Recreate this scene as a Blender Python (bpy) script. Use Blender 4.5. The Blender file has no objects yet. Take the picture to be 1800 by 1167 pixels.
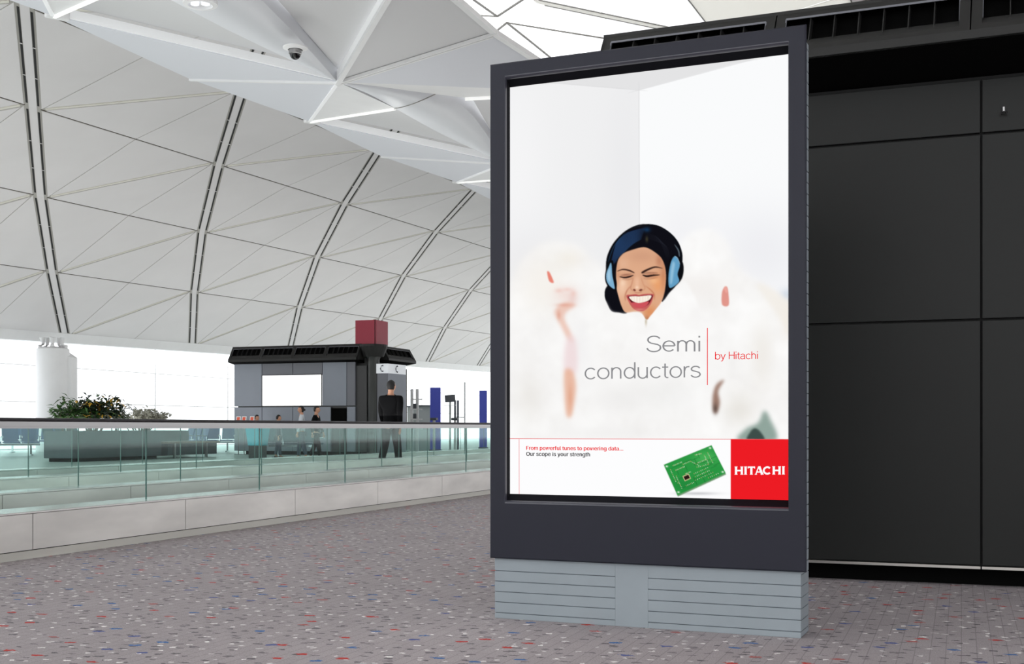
import bpy, bmesh, math, random
import numpy as np
from math import sin, cos, pi, radians, atan2, hypot
from mathutils import Vector, Matrix

# ------------------------------------------------------------------ camera, world, light, exposure
SC = bpy.context.scene
COL = SC.collection
FPX = 2150.0                      # focal length in pixels of the 1800 px wide frame
TH = math.atan(790 / FPX)         # camera is turned left of the building axis (+Y)
ST, CT = sin(TH), cos(TH)
CAMZ, YH = .95, 752.0
cam = bpy.data.objects.new('camera', bpy.data.cameras.new('camera'))
COL.objects.link(cam); SC.camera = cam
cam.location = (0, 0, CAMZ); cam.rotation_euler = (pi / 2, 0, TH)
cam.data.sensor_width = 36; cam.data.lens = 36 * FPX / 1800
cam.data.shift_y = (YH - 583.5) / 1800
cam.data.clip_start = .05; cam.data.clip_end = 600

SC.view_settings.view_transform = 'Standard'; SC.view_settings.look = 'None'
SC.view_settings.gamma = 1; SC.view_settings.use_curve_mapping = False
EXPOSURE = 0.12
SC.view_settings.exposure = EXPOSURE
W = bpy.data.worlds.new('sky'); SC.world = W; W.use_nodes = True
bg = W.node_tree.nodes['Background']
bg.inputs[0].default_value = (.97, .985, 1, 1); bg.inputs[1].default_value = 2.0
SC.cycles.transparent_max_bounces = 48

def area(name, loc, rot, sx, sy, power, col=(1, 1, 1)):
    l = bpy.data.lights.new(name, 'AREA'); l.shape = 'RECTANGLE'; l.size = sx; l.size_y = sy
    l.energy = power; l.color = col
    o = bpy.data.objects.new(name, l); COL.objects.link(o); o.location = loc; o.rotation_euler = rot
    return o
# added unseen area lamps: fill light from below for the vault and spine
area('vault_fill', (-27, 52, 1.2), (pi, 0, 0), 8, 90, 1350, (1, .985, .96))
area('vault_fill', (-12, 22, 1.2), (pi, 0, 0), 3, 40, 620, (1, .99, .97))

# ------------------------------------------------------------------ helpers
def lin(c):
    c = [x / 255 for x in c]
    return tuple(x / 12.92 if x <= .04045 else ((x + .055) / 1.055) ** 2.4 for x in c)
def ray(px, py):
    a = (px - 900) / FPX
    return Vector((-ST + a * CT, CT + a * ST, (YH - py) / FPX))
RISE = .141 / 8.778
def pz(px, py, z0):
    """point on the traced ray at height z0 (+ the slight rise of the hall along Y)"""
    d = ray(px, py); k = RISE
    t = (z0 - 20 * k - CAMZ) / (d.z - k * d.y)
    return Vector((0, 0, CAMZ)) + d * t
def tag(o, label=None, cat=None, group=None, kind=None):
    if label: o['label'] = label
    if cat: o['category'] = cat
    if group: o['group'] = group
    if kind: o['kind'] = kind
    return o
def empty(name, loc=(0, 0, 0), rz=0, **k):
    o = bpy.data.objects.new(name, None); COL.objects.link(o); o.location = loc; o.rotation_euler = (0, 0, rz)
    o.empty_display_size = .2
    return tag(o, **k)

class MB:
    def __init__(s): s.v = []; s.f = []; s.m = []
    def add(s, vs, fs, mi=0):
        n = len(s.v); s.v += [tuple(v) for v in vs]; s.f += [tuple(i + n for i in f) for f in fs]; s.m += [mi] * len(fs)
        return s
    def box(s, a, b, mi=0):
        x0, y0, z0 = a; x1, y1, z1 = b
        return s.add([(x0, y0, z0), (x1, y0, z0), (x1, y1, z0), (x0, y1, z0), (x0, y0, z1), (x1, y0, z1), (x1, y1, z1), (x0, y1, z1)],
                     [(0, 3, 2, 1), (4, 5, 6, 7), (0, 1, 5, 4), (1, 2, 6, 5), (2, 3, 7, 6), (3, 0, 4, 7)], mi)
    def slab(s, pts, t, mi=0, d=None):
        """polygon given thickness t along its normal (or d)"""
        pts = [Vector(p) for p in pts]
        n = Vector(d) if d is not None else (pts[1] - pts[0]).cross(pts[2] - pts[0]).normalized()
        q = [p + n * t for p in pts]; k = len(pts)
        return s.add(pts + q, [tuple(range(k))[::-1], tuple(range(k, 2 * k))] + [(i, (i + 1) % k, (i + 1) % k + k, i + k) for i in range(k)], mi)
    def bar(s, p, q, w, h=None, up=(0, 0, 1), mi=0):
        p = Vector(p); q = Vector(q); h = h or w; d = (q - p).normalized(); up = Vector(up)
        if abs(d.dot(up)) > .95: up = Vector((1, 0, 0))
        a = d.cross(up).normalized() * w / 2; b = a.cross(d).normalized() * h / 2
        vs = [p - a - b, p + a - b, p + a + b, p - a + b, q - a - b, q + a - b, q + a + b, q - a + b]
        return s.add(vs, [(0, 1, 2, 3), (7, 6, 5, 4), (0, 4, 5, 1), (1, 5, 6, 2), (2, 6, 7, 3), (3, 7, 4, 0)], mi)
    def tube(s, pts, r, n=10, cap=True, mi=0):
        pts = [Vector(p) for p in pts]; rs = r if isinstance(r, (list, tuple)) else [r] * len(pts)
        vs = []; fs = []; ref = Vector((0, 0, 1))
        for i, p in enumerate(pts):
            d = (pts[min(i + 1, len(pts) - 1)] - pts[max(i - 1, 0)]).normalized()
            if abs(d.dot(ref)) > .95: ref = Vector((1, 0, 0))
            a = d.cross(ref).normalized(); b = a.cross(d).normalized()
            vs += [p + (a * cos(2 * pi * k / n) + b * sin(2 * pi * k / n)) * rs[i] for k in range(n)]
        for i in range(len(pts) - 1):
            fs += [(i * n + k, i * n + (k + 1) % n, (i + 1) * n + (k + 1) % n, (i + 1) * n + k) for k in range(n)]
        if cap: fs += [tuple(range(n))[::-1], tuple(range((len(pts) - 1) * n, len(pts) * n))]
        return s.add(vs, fs, mi)
    def lathe(s, prof, c=(0, 0, 0), n=32, mi=0):
        cx, cy, cz = c; vs = []; fs = []
        for r, z in prof: vs += [(cx + r * cos(2 * pi * k / n), cy + r * sin(2 * pi * k / n), cz + z) for k in range(n)]
        for i in range(len(prof) - 1):
            fs += [(i * n + k, i * n + (k + 1) % n, (i + 1) * n + (k + 1) % n, (i + 1) * n + k) for k in range(n)]
        fs += [tuple(range(n))[::-1], tuple(range((len(prof) - 1) * n, len(prof) * n))]
        return s.add(vs, fs, mi)
def obj(name, mb, mats, parent=None, local=False, bevel=0, smooth=False, **k):
    """link the collected shapes as one mesh; given in world space unless local"""
    if not isinstance(mats, (list, tuple)): mats = [mats]
    vs = mb.v
    if parent is not None and not local:
        M = pmat(parent).inverted(); vs = [tuple(M @ Vector(v)) for v in vs]
    me = bpy.data.meshes.new(name); me.from_pydata(vs, [], mb.f)
    for m in mats: me.materials.append(m)
    if len(mats) > 1: me.polygons.foreach_set('material_index', mb.m)
    bm = bmesh.new(); bm.from_mesh(me); bmesh.ops.recalc_face_normals(bm, faces=bm.faces); bm.to_mesh(me); bm.free()
    if smooth:
        me.polygons.foreach_set('use_smooth', [True] * len(me.polygons))
        try: me.set_sharp_from_angle(angle=radians(40))
        except Exception: pass
    o = bpy.data.objects.new(name, me); COL.objects.link(o)
    if parent is not None: o.parent = parent
    if bevel:
        b = o.modifiers.new('bevel', 'BEVEL'); b.width = bevel; b.segments = 2; b.limit_method = 'ANGLE'; b.angle_limit = radians(40)
    return tag(o, **k)
def pmat(o):
    M = Matrix.Translation(o.location) @ o.rotation_euler.to_matrix().to_4x4()
    return pmat(o.parent) @ M if o.parent else M
def dup(root, loc, rz=None, label=None, group=None):
    r = root.copy(); COL.objects.link(r); r.location = loc
    if rz is not None: r.rotation_euler = (0, 0, rz)
    if label: r['label'] = label
    if group: r['group'] = group
    for ch in root.children:
        c = ch.copy(); COL.objects.link(c); c.parent = r
        for g in ch.children:
            d = g.copy(); COL.objects.link(d); d.parent = c
    return r

# ------------------------------------------------------------------ materials
def mat(name, rgb, rough=.5, metal=0, spec=.5, noise=0, nscale=8, stretch=(1, 1, 1), bump=0, emit=0, coat=0):
    m = bpy.data.materials.new(name); m.use_nodes = True; nt = m.node_tree; N = nt.nodes; L = nt.links
    b = N['Principled BSDF']; c = lin(rgb)
    b.inputs['Base Color'].default_value = (*c, 1); b.inputs['Roughness'].default_value = rough
    b.inputs['Metallic'].default_value = metal; b.inputs['Specular IOR Level'].default_value = spec
    b.inputs['Coat Weight'].default_value = coat
    if emit:
        b.inputs['Emission Color'].default_value = (*c, 1); b.inputs['Emission Strength'].default_value = emit
    if noise or bump:
        tc = N.new('ShaderNodeTexCoord'); mp = N.new('ShaderNodeMapping'); mp.inputs['Scale'].default_value = stretch
        nz = N.new('ShaderNodeTexNoise'); nz.inputs['Scale'].default_value = nscale; nz.inputs['Detail'].default_value = 4
        L.new(tc.outputs['Object'], mp.inputs[0]); L.new(mp.outputs[0], nz.inputs['Vector'])
        if noise:
            mx = N.new('ShaderNodeMixRGB'); mx.blend_type = 'MULTIPLY'; mx.inputs[0].default_value = 1
            rp = N.new('ShaderNodeMapRange'); rp.inputs[1].default_value = .3; rp.inputs[2].default_value = .7
            rp.inputs[3].default_value = 1 - noise; rp.inputs[4].default_value = 1 + noise * .3
            L.new(nz.outputs[0], rp.inputs[0]); mx.inputs[1].default_value = (*c, 1)
            L.new(rp.outputs[0], mx.inputs[2]); L.new(mx.outputs[0], b.inputs['Base Color'])
        if bump:
            bp = N.new('ShaderNodeBump'); bp.inputs['Strength'].default_value = bump; bp.inputs['Distance'].default_value = .01
            L.new(nz.outputs[0], bp.inputs['Height']); L.new(bp.outputs[0], b.inputs['Normal'])
    return m
def print_mat(name, rgb):
    """ink on a backlit poster: it gives off its own colour"""
    m = bpy.data.materials.new(name); m.use_nodes = True; N = m.node_tree.nodes; N.clear()
    e = N.new('ShaderNodeEmission'); o = N.new('ShaderNodeOutputMaterial')
    e.inputs[0].default_value = (*lin(rgb), 1); e.inputs[1].default_value = 2 ** -EXPOSURE
    m.node_tree.links.new(e.outputs[0], o.inputs[0]); return m
def glass_mat(name, tint, gloss=.08, rough=.02):
    m = bpy.data.materials.new(name); m.use_nodes = True; nt = m.node_tree; N = nt.nodes; L = nt.links; N.clear()
    t = N.new('ShaderNodeBsdfTransparent'); t.inputs[0].default_value = (*lin(tint), 1)
    g = N.new('ShaderNodeBsdfGlossy'); g.inputs['Roughness'].default_value = rough; g.inputs[0].default_value = (1, 1, 1, 1)
    lw = N.new('ShaderNodeLayerWeight'); lw.inputs[0].default_value = .25
    mr = N.new('ShaderNodeMapRange'); mr.inputs[3].default_value = gloss * .5; mr.inputs[4].default_value = min(1, gloss * 5)
    L.new(lw.outputs['Facing'], mr.inputs[0])
    mx = N.new('ShaderNodeMixShader'); o = N.new('ShaderNodeOutputMaterial')
    L.new(mr.outputs[0], mx.inputs[0]); L.new(t.outputs[0], mx.inputs[1]); L.new(g.outputs[0], mx.inputs[2]); L.new(mx.outputs[0], o.inputs[0])
    return m
def translucent_mat(name, rgb, fac):
    m = bpy.data.materials.new(name); m.use_nodes = True; nt = m.node_tree; N = nt.nodes; L = nt.links; N.clear()
    t = N.new('ShaderNodeBsdfTranslucent'); t.inputs[0].default_value = (*lin(rgb), 1)
    d = N.new('ShaderNodeBsdfDiffuse'); d.inputs[0].default_value = (*lin(rgb), 1)
    mx = N.new('ShaderNodeMixShader'); mx.inputs[0].default_value = fac; o = N.new('ShaderNodeOutputMaterial')
    L.new(d.outputs[0], mx.inputs[1]); L.new(t.outputs[0], mx.inputs[2]); L.new(mx.outputs[0], o.inputs[0]); return m

def carpet_mat():
    m = bpy.data.materials.new('flecked_carpet'); m.use_nodes = True; nt = m.node_tree; N = nt.nodes; L = nt.links
    b = N['Principled BSDF']; b.inputs['Roughness'].default_value = .95; b.inputs['Specular IOR Level'].default_value = .1
    tc = N.new('ShaderNodeTexCoord')
    base = lin((170, 162, 164))
    n1 = N.new('ShaderNodeTexNoise'); n1.inputs['Scale'].default_value = 160; n1.inputs['Detail'].default_value = 2
    L.new(tc.outputs['Object'], n1.inputs['Vector'])
    n2 = N.new('ShaderNodeTexNoise'); n2.inputs['Scale'].default_value = .7
    L.new(tc.outputs['Object'], n2.inputs['Vector'])
    def mul(prev, src, lo, hi, a=.3, z=.7):
        r = N.new('ShaderNodeMapRange'); r.inputs[1].default_value = a; r.inputs[2].default_value = z
        r.inputs[3].default_value = lo; r.inputs[4].default_value = hi; L.new(src, r.inputs[0])
        x = N.new('ShaderNodeMixRGB'); x.blend_type = 'MULTIPLY'; x.inputs[0].default_value = 1
        if isinstance(prev, tuple): x.inputs[1].default_value = (*prev, 1)
        else: L.new(prev, x.inputs[1])
        L.new(r.outputs[0], x.inputs[2]); return x.outputs[0]
    c = mul(base, n1.outputs[0], .78, 1.16); c = mul(c, n2.outputs[0], .94, 1.05)
    # woven rows: broken thin dark lines running with the hall
    br = N.new('ShaderNodeTexBrick'); br.inputs['Scale'].default_value = 1
    br.inputs['Brick Width'].default_value = .16; br.inputs['Row Height'].default_value = .062; br.inputs['Mortar Size'].default_value = .0022
    br.inputs['Color1'].default_value = (1, 1, 1, 1); br.inputs['Color2'].default_value = (.93, .93, .93, 1); br.inputs['Mortar'].default_value = (.7, .7, .7, 1)
    mp = N.new('ShaderNodeMapping'); mp.inputs['Rotation'].default_value = (0, 0, pi / 2); L.new(tc.outputs['Object'], mp.inputs[0]); L.new(mp.outputs[0], br.inputs['Vector'])
    x = N.new('ShaderNodeMixRGB'); x.blend_type = 'MULTIPLY'; x.inputs[0].default_value = .85; L.new(c, x.inputs[1]); L.new(br.outputs[0], x.inputs[2]); c = x.outputs[0]
    # angular flecks: voronoi cells, a small corner-cut core of each cell is coloured
    def fleck(c, scale, size, cols, prob, off, stretch, rot):
        mp = N.new('ShaderNodeMapping'); mp.inputs['Location'].default_value = off; mp.inputs['Scale'].default_value = stretch; mp.inputs['Rotation'].default_value = (0, 0, rot)
        L.new(tc.outputs['Object'], mp.inputs[0])
        # skew so the diamond cores read as little slanted triangles
        w = N.new('ShaderNodeTexNoise'); w.inputs['Scale'].default_value = 38; L.new(tc.outputs['Object'], w.inputs['Vector'])
        ad = N.new('ShaderNodeVectorMath'); ad.operation = 'MULTIPLY_ADD'; ad.inputs[1].default_value = (.05, .06, 0)
        L.new(w.outputs['Color'], ad.inputs[0]); L.new(mp.outputs[0], ad.inputs[2])
        v = N.new('ShaderNodeTexVoronoi'); v.voronoi_dimensions = '2D'; v.distance = 'MANHATTAN'; v.inputs['Scale'].default_value = scale
        L.new(ad.outputs[0], v.inputs['Vector'])
        sp = N.new('ShaderNodeSeparateColor'); L.new(v.outputs['Color'], sp.inputs[0])
        lt = N.new('ShaderNodeMath'); lt.operation = 'LESS_THAN'; lt.inputs[1].default_value = size; L.new(v.outputs['Distance'], lt.inputs[0])
        pr = N.new('ShaderNodeMath'); pr.operation = 'LESS_THAN'; pr.inputs[1].default_value = prob; L.new(sp.outputs[0], pr.inputs[0])
        mu = N.new('ShaderNodeMath'); mu.operation = 'MULTIPLY'; L.new(lt.outputs[0], mu.inputs[0]); L.new(pr.outputs[0], mu.inputs[1])
        rp = N.new('ShaderNodeValToRGB'); rp.color_ramp.interpolation = 'CONSTANT'; L.new(sp.outputs[1], rp.inputs[0])
        e = rp.color_ramp.elements
        while len(e) < len(cols): e.new(.5)
        for i, (p, q) in enumerate(cols): e[i].position = p; e[i].color = (*lin(q), 1)
        x = N.new('ShaderNodeMixRGB'); L.new(mu.outputs[0], x.inputs[0]); L.new(c, x.inputs[1]); L.new(rp.outputs[0], x.inputs[2])
        return x.outputs[0]
    c = fleck(c, 10, .20, [(0, (108, 103, 107)), (.6, (124, 118, 121))], .7, (3, 1, 0), (.8, 1.5, 1), .35)
    c = fleck(c, 8.5, .14, [(0, (214, 210, 210)), (.5, (236, 233, 231))], .6, (7, 5, 0), (1, 1.3, 1), .2)
    c = fleck(c, 5.2, .15, [(0, (186, 72, 68)), (.36, (172, 104, 102)), (.52, (78, 112, 164)), (.82, (92, 100, 150))], .42, (1, 9, 0), (.8, 1.4, 1), .3)
    L.new(c, b.inputs['Base Color'])
    bp = N.new('ShaderNodeBump'); bp.inputs['Strength'].default_value = .25; bp.inputs['Distance'].default_value = .005
    L.new(n1.outputs[0], bp.inputs['Height']); L.new(bp.outputs[0], b.inputs['Normal'])
    return m

M = dict(
    carpet=carpet_mat(),
    stone=mat('pale_stone_floor', (196, 204, 200), .35, noise=.06, nscale=3),
    vault=mat('vault_panel_white', (220, 217, 217), .6, noise=.04, nscale=.5),
    vault_gap=mat('vault_joint_gap', (172, 169, 163), .8),
    strip_pale=mat('vault_diagonal_strip_cream', (222, 219, 208), .6),
    seam=mat('vault_seam_dark', (84, 76, 66), .8),
    slot=mat('vault_slot_black', (20, 20, 20), .8),
    white=mat('painted_white_metal', (232, 232, 232), .5, noise=.03, nscale=2),
    fascia=mat('spine_fascia_grey_white', (218, 220, 226), .55),
    spine=mat('spine_panel_warm_white', (212, 212, 213), .6),
    tube=mat('spine_fairing_white', (212, 214, 218), .4),
    glow=mat('white_bar_glow', (250, 250, 248), .5, emit=.35),  # white-painted bars; the light they catch is put in as glow
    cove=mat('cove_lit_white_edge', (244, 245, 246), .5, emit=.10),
    sky_panel=translucent_mat('skylight_translucent_white', (252, 252, 252), .92),
    sky_shell=translucent_mat('vault_translucent_white', (226, 225, 221), .8),
    line=mat('skylight_joint_grey', (140, 138, 132), .7),
    frame=mat('charcoal_painted_steel', (33, 34, 46), .45, spec=.28, noise=.05, nscale=3),
    grey=mat('light_grey_ribbed_aluminium', (148, 157, 163), .5, noise=.05, nscale=4),
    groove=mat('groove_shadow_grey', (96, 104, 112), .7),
    lip=mat('satin_highlit_lip', (58, 58, 68), .28, spec=.6),  # lighter than the frame: the lip's highlight is put into the colour
    reveal=mat('shade_dark_reveal', (15, 15, 21), .9, spec=.1),  # shade inside the recessed frame is put into this dark colour
    wallp=mat('dark_wall_panel', (33, 34, 33), .42, spec=.22, noise=.08, nscale=1.4),
    wallj=mat('panel_joint_black', (8, 8, 8), .8),
    canopy=mat('dark_grey_canopy_metal', (42, 42, 41), .5, spec=.25, noise=.05, nscale=2),
    black=mat('matt_black', (5, 5, 5), .9, spec=.1),
    alu=mat('satin_aluminium', (158, 157, 157), .3, metal=1),
    strip=mat('bright_edge_strip', (200, 196, 190), .35, metal=1),
    steel=mat('brushed_steel_cladding', (240, 237, 232), .34, metal=.45, noise=.24, nscale=1.3, stretch=(1, .6, 2.4)),  # noise also puts uneven reflections along the skirt into the colour
    steel2=mat('brushed_steel_plinth', (214, 212, 204), .45, metal=.3, noise=.1, nscale=2, stretch=(1, .5, 3)),
    deck=mat('bright_steel_deck', (228, 228, 224), .25, metal=.9),
    belt=mat('ribbed_walkway_belt', (120, 122, 122), .5, metal=.3),
    rubber=mat('black_rubber_handrail', (34, 31, 36), .4),
    glass=glass_mat('green_tinted_glass', (248, 253, 252), .008),
    glass_edge=mat('glass_edge_dark_green', (84, 116, 110), .3),
    wglass=glass_mat('window_glass', (253, 254, 255), .03),
    kiosk=mat('slate_grey_panel', (134, 140, 150), .45, noise=.05, nscale=1),
    kiosk2=mat('mid_grey_panel', (110, 112, 119), .5),
    kdark=mat('charcoal_panel', (52, 52, 52), .5),
    ksteel=mat('dark_steel_column', (72, 73, 72), .3, metal=.5),
    red=mat('crimson_sign_panel', (148, 28, 52), .5),
    screen=mat('lit_white_panel', (252, 252, 253), .5, emit=1.0),
    sign=mat('white_sign_panel', (225, 228, 232), .5, emit=.25),
    ink=mat('dark_grey_ink', (70, 72, 78), .6),
    blue=mat('royal_blue_panel', (80, 92, 205), .5),
    palegrey=mat('pale_grey_laminate', (190, 198, 196), .5),
    midgrey=mat('screen_casing_grey', (92, 96, 102), .5),
    seatblue=mat('blue_seat_vinyl', (48, 84, 132), .45),
    seatdark=mat('teal_grey_seat_vinyl', (58, 92, 104), .5),
    chrome=mat('chrome_metal', (200, 205, 208), .2, metal=1),
    turq=mat('turquoise_plastic', (38, 178, 196), .5),
    planter=mat('dark_planter_cladding', (66, 76, 80), .5, noise=.15, nscale=2),
    bench=mat('bench_top_brown', (124, 110, 96), .6),
    leaf=mat('green_leaf', (62, 104, 44), .5, noise=.4, nscale=3),
    leafd=mat('dark_green_leaf', (40, 62, 42), .5, noise=.4, nscale=3),
    leafy=mat('yellow_leaf', (214, 170, 62), .5),
    leafp=mat('pale_silvery_leaf', (176, 176, 162), .6, noise=.2, nscale=4),
    soil=mat('brown_soil', (70, 56, 44), .9),
    suit=mat('black_suit_cloth', (11, 11, 13), .9, spec=.15),
    hair=mat('black_hair', (22, 19, 19), .55),
    skin=mat('skin', (205, 152, 124), .5),
    shirt=mat('white_shirt_cloth', (205, 210, 216), .8),
    cloth=mat('grey_blue_cloth', (72, 80, 94), .8),
    shoe=mat('black_shoe_leather', (16, 16, 16), .4),
    outdoor=mat('apron_concrete', (235, 235, 235), .9),
    dome=mat('smoked_black_dome', (10, 10, 12), .12),
    orange=mat('orange_red_print', (216, 92, 66), .6),
    bulb=mat('lamp_lens', (235, 238, 245), .2, emit=.8),
)

# ------------------------------------------------------------------ setting: floors
XW = -6.35                         # face of the nearest walkway skirt
obj('floor', MB().add([(XW, -12, 0), (24, -12, 0), (24, 120, 0), (XW, 120, 0)], [(0, 1, 2, 3)]), M['carpet'], kind='structure')
obj('floor', MB().add([(-37.2, -12, 0), (XW, -12, 0), (XW, 120, 0), (-37.2, 120, 0)], [(0, 1, 2, 3)]), M['stone'], kind='structure')
obj('ground', MB().add([(-200, -60, -.1), (-37.4, -60, -.1), (-37.4, 250, -.1), (-200, 250, -.1)], [(0, 1, 2, 3)]), M['outdoor'], kind='structure')

# ------------------------------------------------------------------ setting: the vault
VY = Vector((8.778 * sin(.029), 8.778 * cos(.029), .141))      # one bay along the hall
N0 = Vector((-11.921, 12.913, 7.702))                           # spine nodes (underside)
T0 = Vector((-15.367, 17.845, 8.37))                            # spine tips on the vault side
LEV = [(0, 0, 0), (3.351, -4.663, 1.95), (7.133, -9.596, 3.683), (11.134, -14.453, 5.05), (14.972, -19.056, 5.961), (18.75, -23.5, 6.45), (22.4, -27.9, 6.6)]
V00 = Vector((-35.599, 42.038, 4.89))
AXN = Vector((cos(.029), -sin(.029), 0))
def vnode(i, j, mirror=False):
    j0 = int(min(max(math.floor(j), 0), 5)); t = j - j0
    a = Vector(LEV[j0]); b = Vector(LEV[j0 + 1])
    P = V00 + VY * i + a.lerp(b, t)
    if mirror:
        P = P - AXN * (2 * (P - N0).dot(AXN)) + VY * (-.27)
    return P
def inset(pts, d):
    """shrink a planar-ish polygon by d"""
    pts = [Vector(p) for p in pts]; n = len(pts); out = []
    nr = (pts[1] - pts[0]).cross(pts[-1] - pts[0]).normalized()
    ds = d if isinstance(d, (list, tuple)) else [d] * n
    for k in range(n):
        a, p, b = pts[k - 1], pts[k], pts[(k + 1) % n]
        e1 = (p - a).normalized(); e2 = (b - p).normalized()
        n1 = nr.cross(e1); n2 = nr.cross(e2)
        c = e1.cross(e2).dot(nr)
        if abs(c) < 1e-3: out.append(p + n1 * ds[k]); continue
        # offset both edges and intersect
        o1 = ds[k - 1]; o2 = ds[k]
        out.append(p + (e1 * o2 - e2 * o1) * (-1 / c) if False else p + n1 * o1 + e1 * ((o2 - o1 * n1.dot(n2)) / e1.dot(n2)))
    return out
def build_vault(mirror, i0, i1, jn, label_mats):
    mp, mg = label_mats
    root = empty('ceiling', tuple(vnode(0, 0, mirror)), kind='structure')
    dz = Vector((0, 0, 1))
    BW = .23                                                    # half width of a rib band incl. slots
    for i in range(i0, i1):
        pan = MB(); back = MB(); seam = MB(); pale = MB(); pan_up = MB(); pan_low = MB(); back_low = MB()
        for j in range(jn[0], jn[1]):
            A, B, Cc, D = vnode(i, j, mirror), vnode(i + 1, j, mirror), vnode(i + 1, j + 1, mirror), vnode(i, j + 1, mirror)
            h = Vector((VY.x, VY.y, VY.z)).normalized() * (BW + .02) * 1.25
            A2, B2, C2, D2 = A + h, B - h, Cc - h, D + h
            mb_, mt = (A2 + B2) / 2, (C2 + D2) / 2
            g = .035
            w2 = .115 if not mirror else .03
            for tri, ins in (((A2, mt, D2), [.02, .03, .02]), ((A2, C2, mt), [w2, .03, .02]), ((A2, mb_, C2), [.03, .02, w2]), ((mb_, B2, C2), [.03, .02, .02])):
                (pan if not mirror or j == 4 else pan_up if j > 4 else pan_low).slab(inset(tri, ins), .05, d=dz)
            if not mirror:
                e2 = (C2 - A2).normalized(); sd_ = e2.cross(dz).normalized() * .085
                a3, c3 = A2 + e2 * .12, C2 - e2 * .12
                pale.slab([a3 - sd_, a3 + sd_, c3 + sd_, c3 - sd_], .05, d=dz)
            (back if not mirror or j >= 4 else back_low).slab([A + dz * .014, B + dz * .014, Cc + dz * .014, D + dz * .014], .05, d=dz)
            # dark hairline along each level
            seam.bar(A2 + dz * .008, B2 + dz * .008, .03, .02)
        obj('vault_panel', pan, mp, root)
        if pan_up.f: obj('skylight_panel', pan_up, M['sky_panel'], root)
        if pan_low.f: obj('vault_panel', pan_low, M['vault'], root)
        obj('backing', back, mg, root)
        if back_low.f: obj('backing', back_low, M['vault_gap'], root)
        if pale.f: obj('diagonal_strip', pale, M['strip_pale'], root)
        obj('level_seam', seam, M['seam'] if not mirror else M['line'], root)
    for i in range(i0, i1 + 1):
        band = MB(); slot = MB()
        for j in range(jn[0], jn[1]):
            A, D = vnode(i, j, mirror), vnode(i, j + 1, mirror)
            h = Vector((VY.x, VY.y, VY.z)).normalized()
            w = .16
            band.slab([A - h * w, A + h * w, D + h * w, D - h * w], .06, d=dz)
            e = (D - A)
            for s in (-1, 1):
                p, q = A + e * .035 + h * s * (w + .06), D - e * .035 + h * s * (w + .06)
                slot.slab([p - h * .04, p + h * .04, q + h * .04, q - h * .04], .03, d=Vector((0, 0, 1)))
                for t in (.33, .66):
                    r = p.lerp(q, t); band.bar(r - h * .045 - dz * .004, r + h * .045 - dz * .004, .04, .01)
        obj('rib_band', band, mp, root)
        obj('rib_slot', slot, M['slot'] if not mirror else M['line'], root)
    return root
left_vault = build_vault(False, -2, 9, (0, 6), (M['vault'], M['vault_gap']))
eave = MB()
for i in range(-3, 10):
    a, b = vnode(i, 0), vnode(i + 1, 0)
    o1 = Vector((-.35, 0, 0)); dn = Vector((0, 0, -.34))
    eave.slab([a + Vector((0.1, 0, .05)), b + Vector((.1, 0, .05)), b + dn + o1 * .2, a + dn + o1 * .2], .5, d=Vector((-1, 0, 0)))
obj('eave_beam', eave, M['white'], left_vault)

right_vault = build_vault(True, -4, 7, (0, 6), (M['sky_shell'], M['sky_panel']))

# thin glazing bars of the skylight above the spine
def glazing(pts, w, z):
    q = [pz(x, y, z) for x, y in pts]
    for a, b in zip(q, q[1:]): obj('glazing_bar', MB().bar(a, b, w, .03), M['line'], right_vault)
glazing([(810, -22), (833, 0), (874, 29), (918, 0), (960, -28)], .045, 10.2)
glazing([(872, 55), (891, 40), (940, 79), (966, 100), (1010, 135)], .045, 10.2)
glazing([(891, 40), (1060, 67), (1200, 92)], .025, 10.2); glazing([(836, 27), (874, 29)], .018, 10.2)

# ------------------------------------------------------------------ spine: beam, reflector panels and white bars
def refl(P): P = Vector(P); return P - AXN * (2 * (P - N0).dot(AXN))
Np = N0.copy(); Tl = T0.copy(); Tr = refl(T0)
E_l = pz(334, 139, 8.45) - VY * 0          # mid of the tip line T0..T1, kinked outward
N1, T1 = N0 + VY, T0 + VY
M_l = pz(694, 190, 7.98)                   # bar foot on the beam's edge, between N1 and N2
E_r = pz(870, 58, 8.62)
T1r = refl(T0 + VY); T0r = refl(T0); N2 = N1 + VY
M_r = pz(818, 172, 8.15)
Lc = [N1, pz(645, 164, 7.9), M_l, pz(775, 235, 7.98), N2]
Cc_ = [N1 - Vector((0, 0, .02)), pz(668, 168, 7.72), pz(720, 188, 7.68), pz(795, 228, 7.75), N2 - Vector((0, 0, .02))]
Rc = [N1, pz(676, 147, 8.0), pz(769, 163, 8.15), pz(832, 204, 8.1), N2]
spine = empty('spine_beam', tuple(N1), label='white faceted spine beam with white bars hanging under the vault', cat='beam')
def lerp_curve(cv, n):
    out = []
    for k in range(n + 1):
        t = k / n * (len(cv) - 1); i = min(int(t), len(cv) - 2); u = t - i
        p0 = cv[max(i - 1, 0)]; p1 = cv[i]; p2 = cv[i + 1]; p3 = cv[min(i + 2, len(cv) - 1)]
        out.append(.5 * ((2 * p1) + (p2 - p0) * u + (2 * p0 - 5 * p1 + 4 * p2 - p3) * u * u + (3 * p1 - p0 - 3 * p2 + p3) * u ** 3))
    return out
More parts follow.
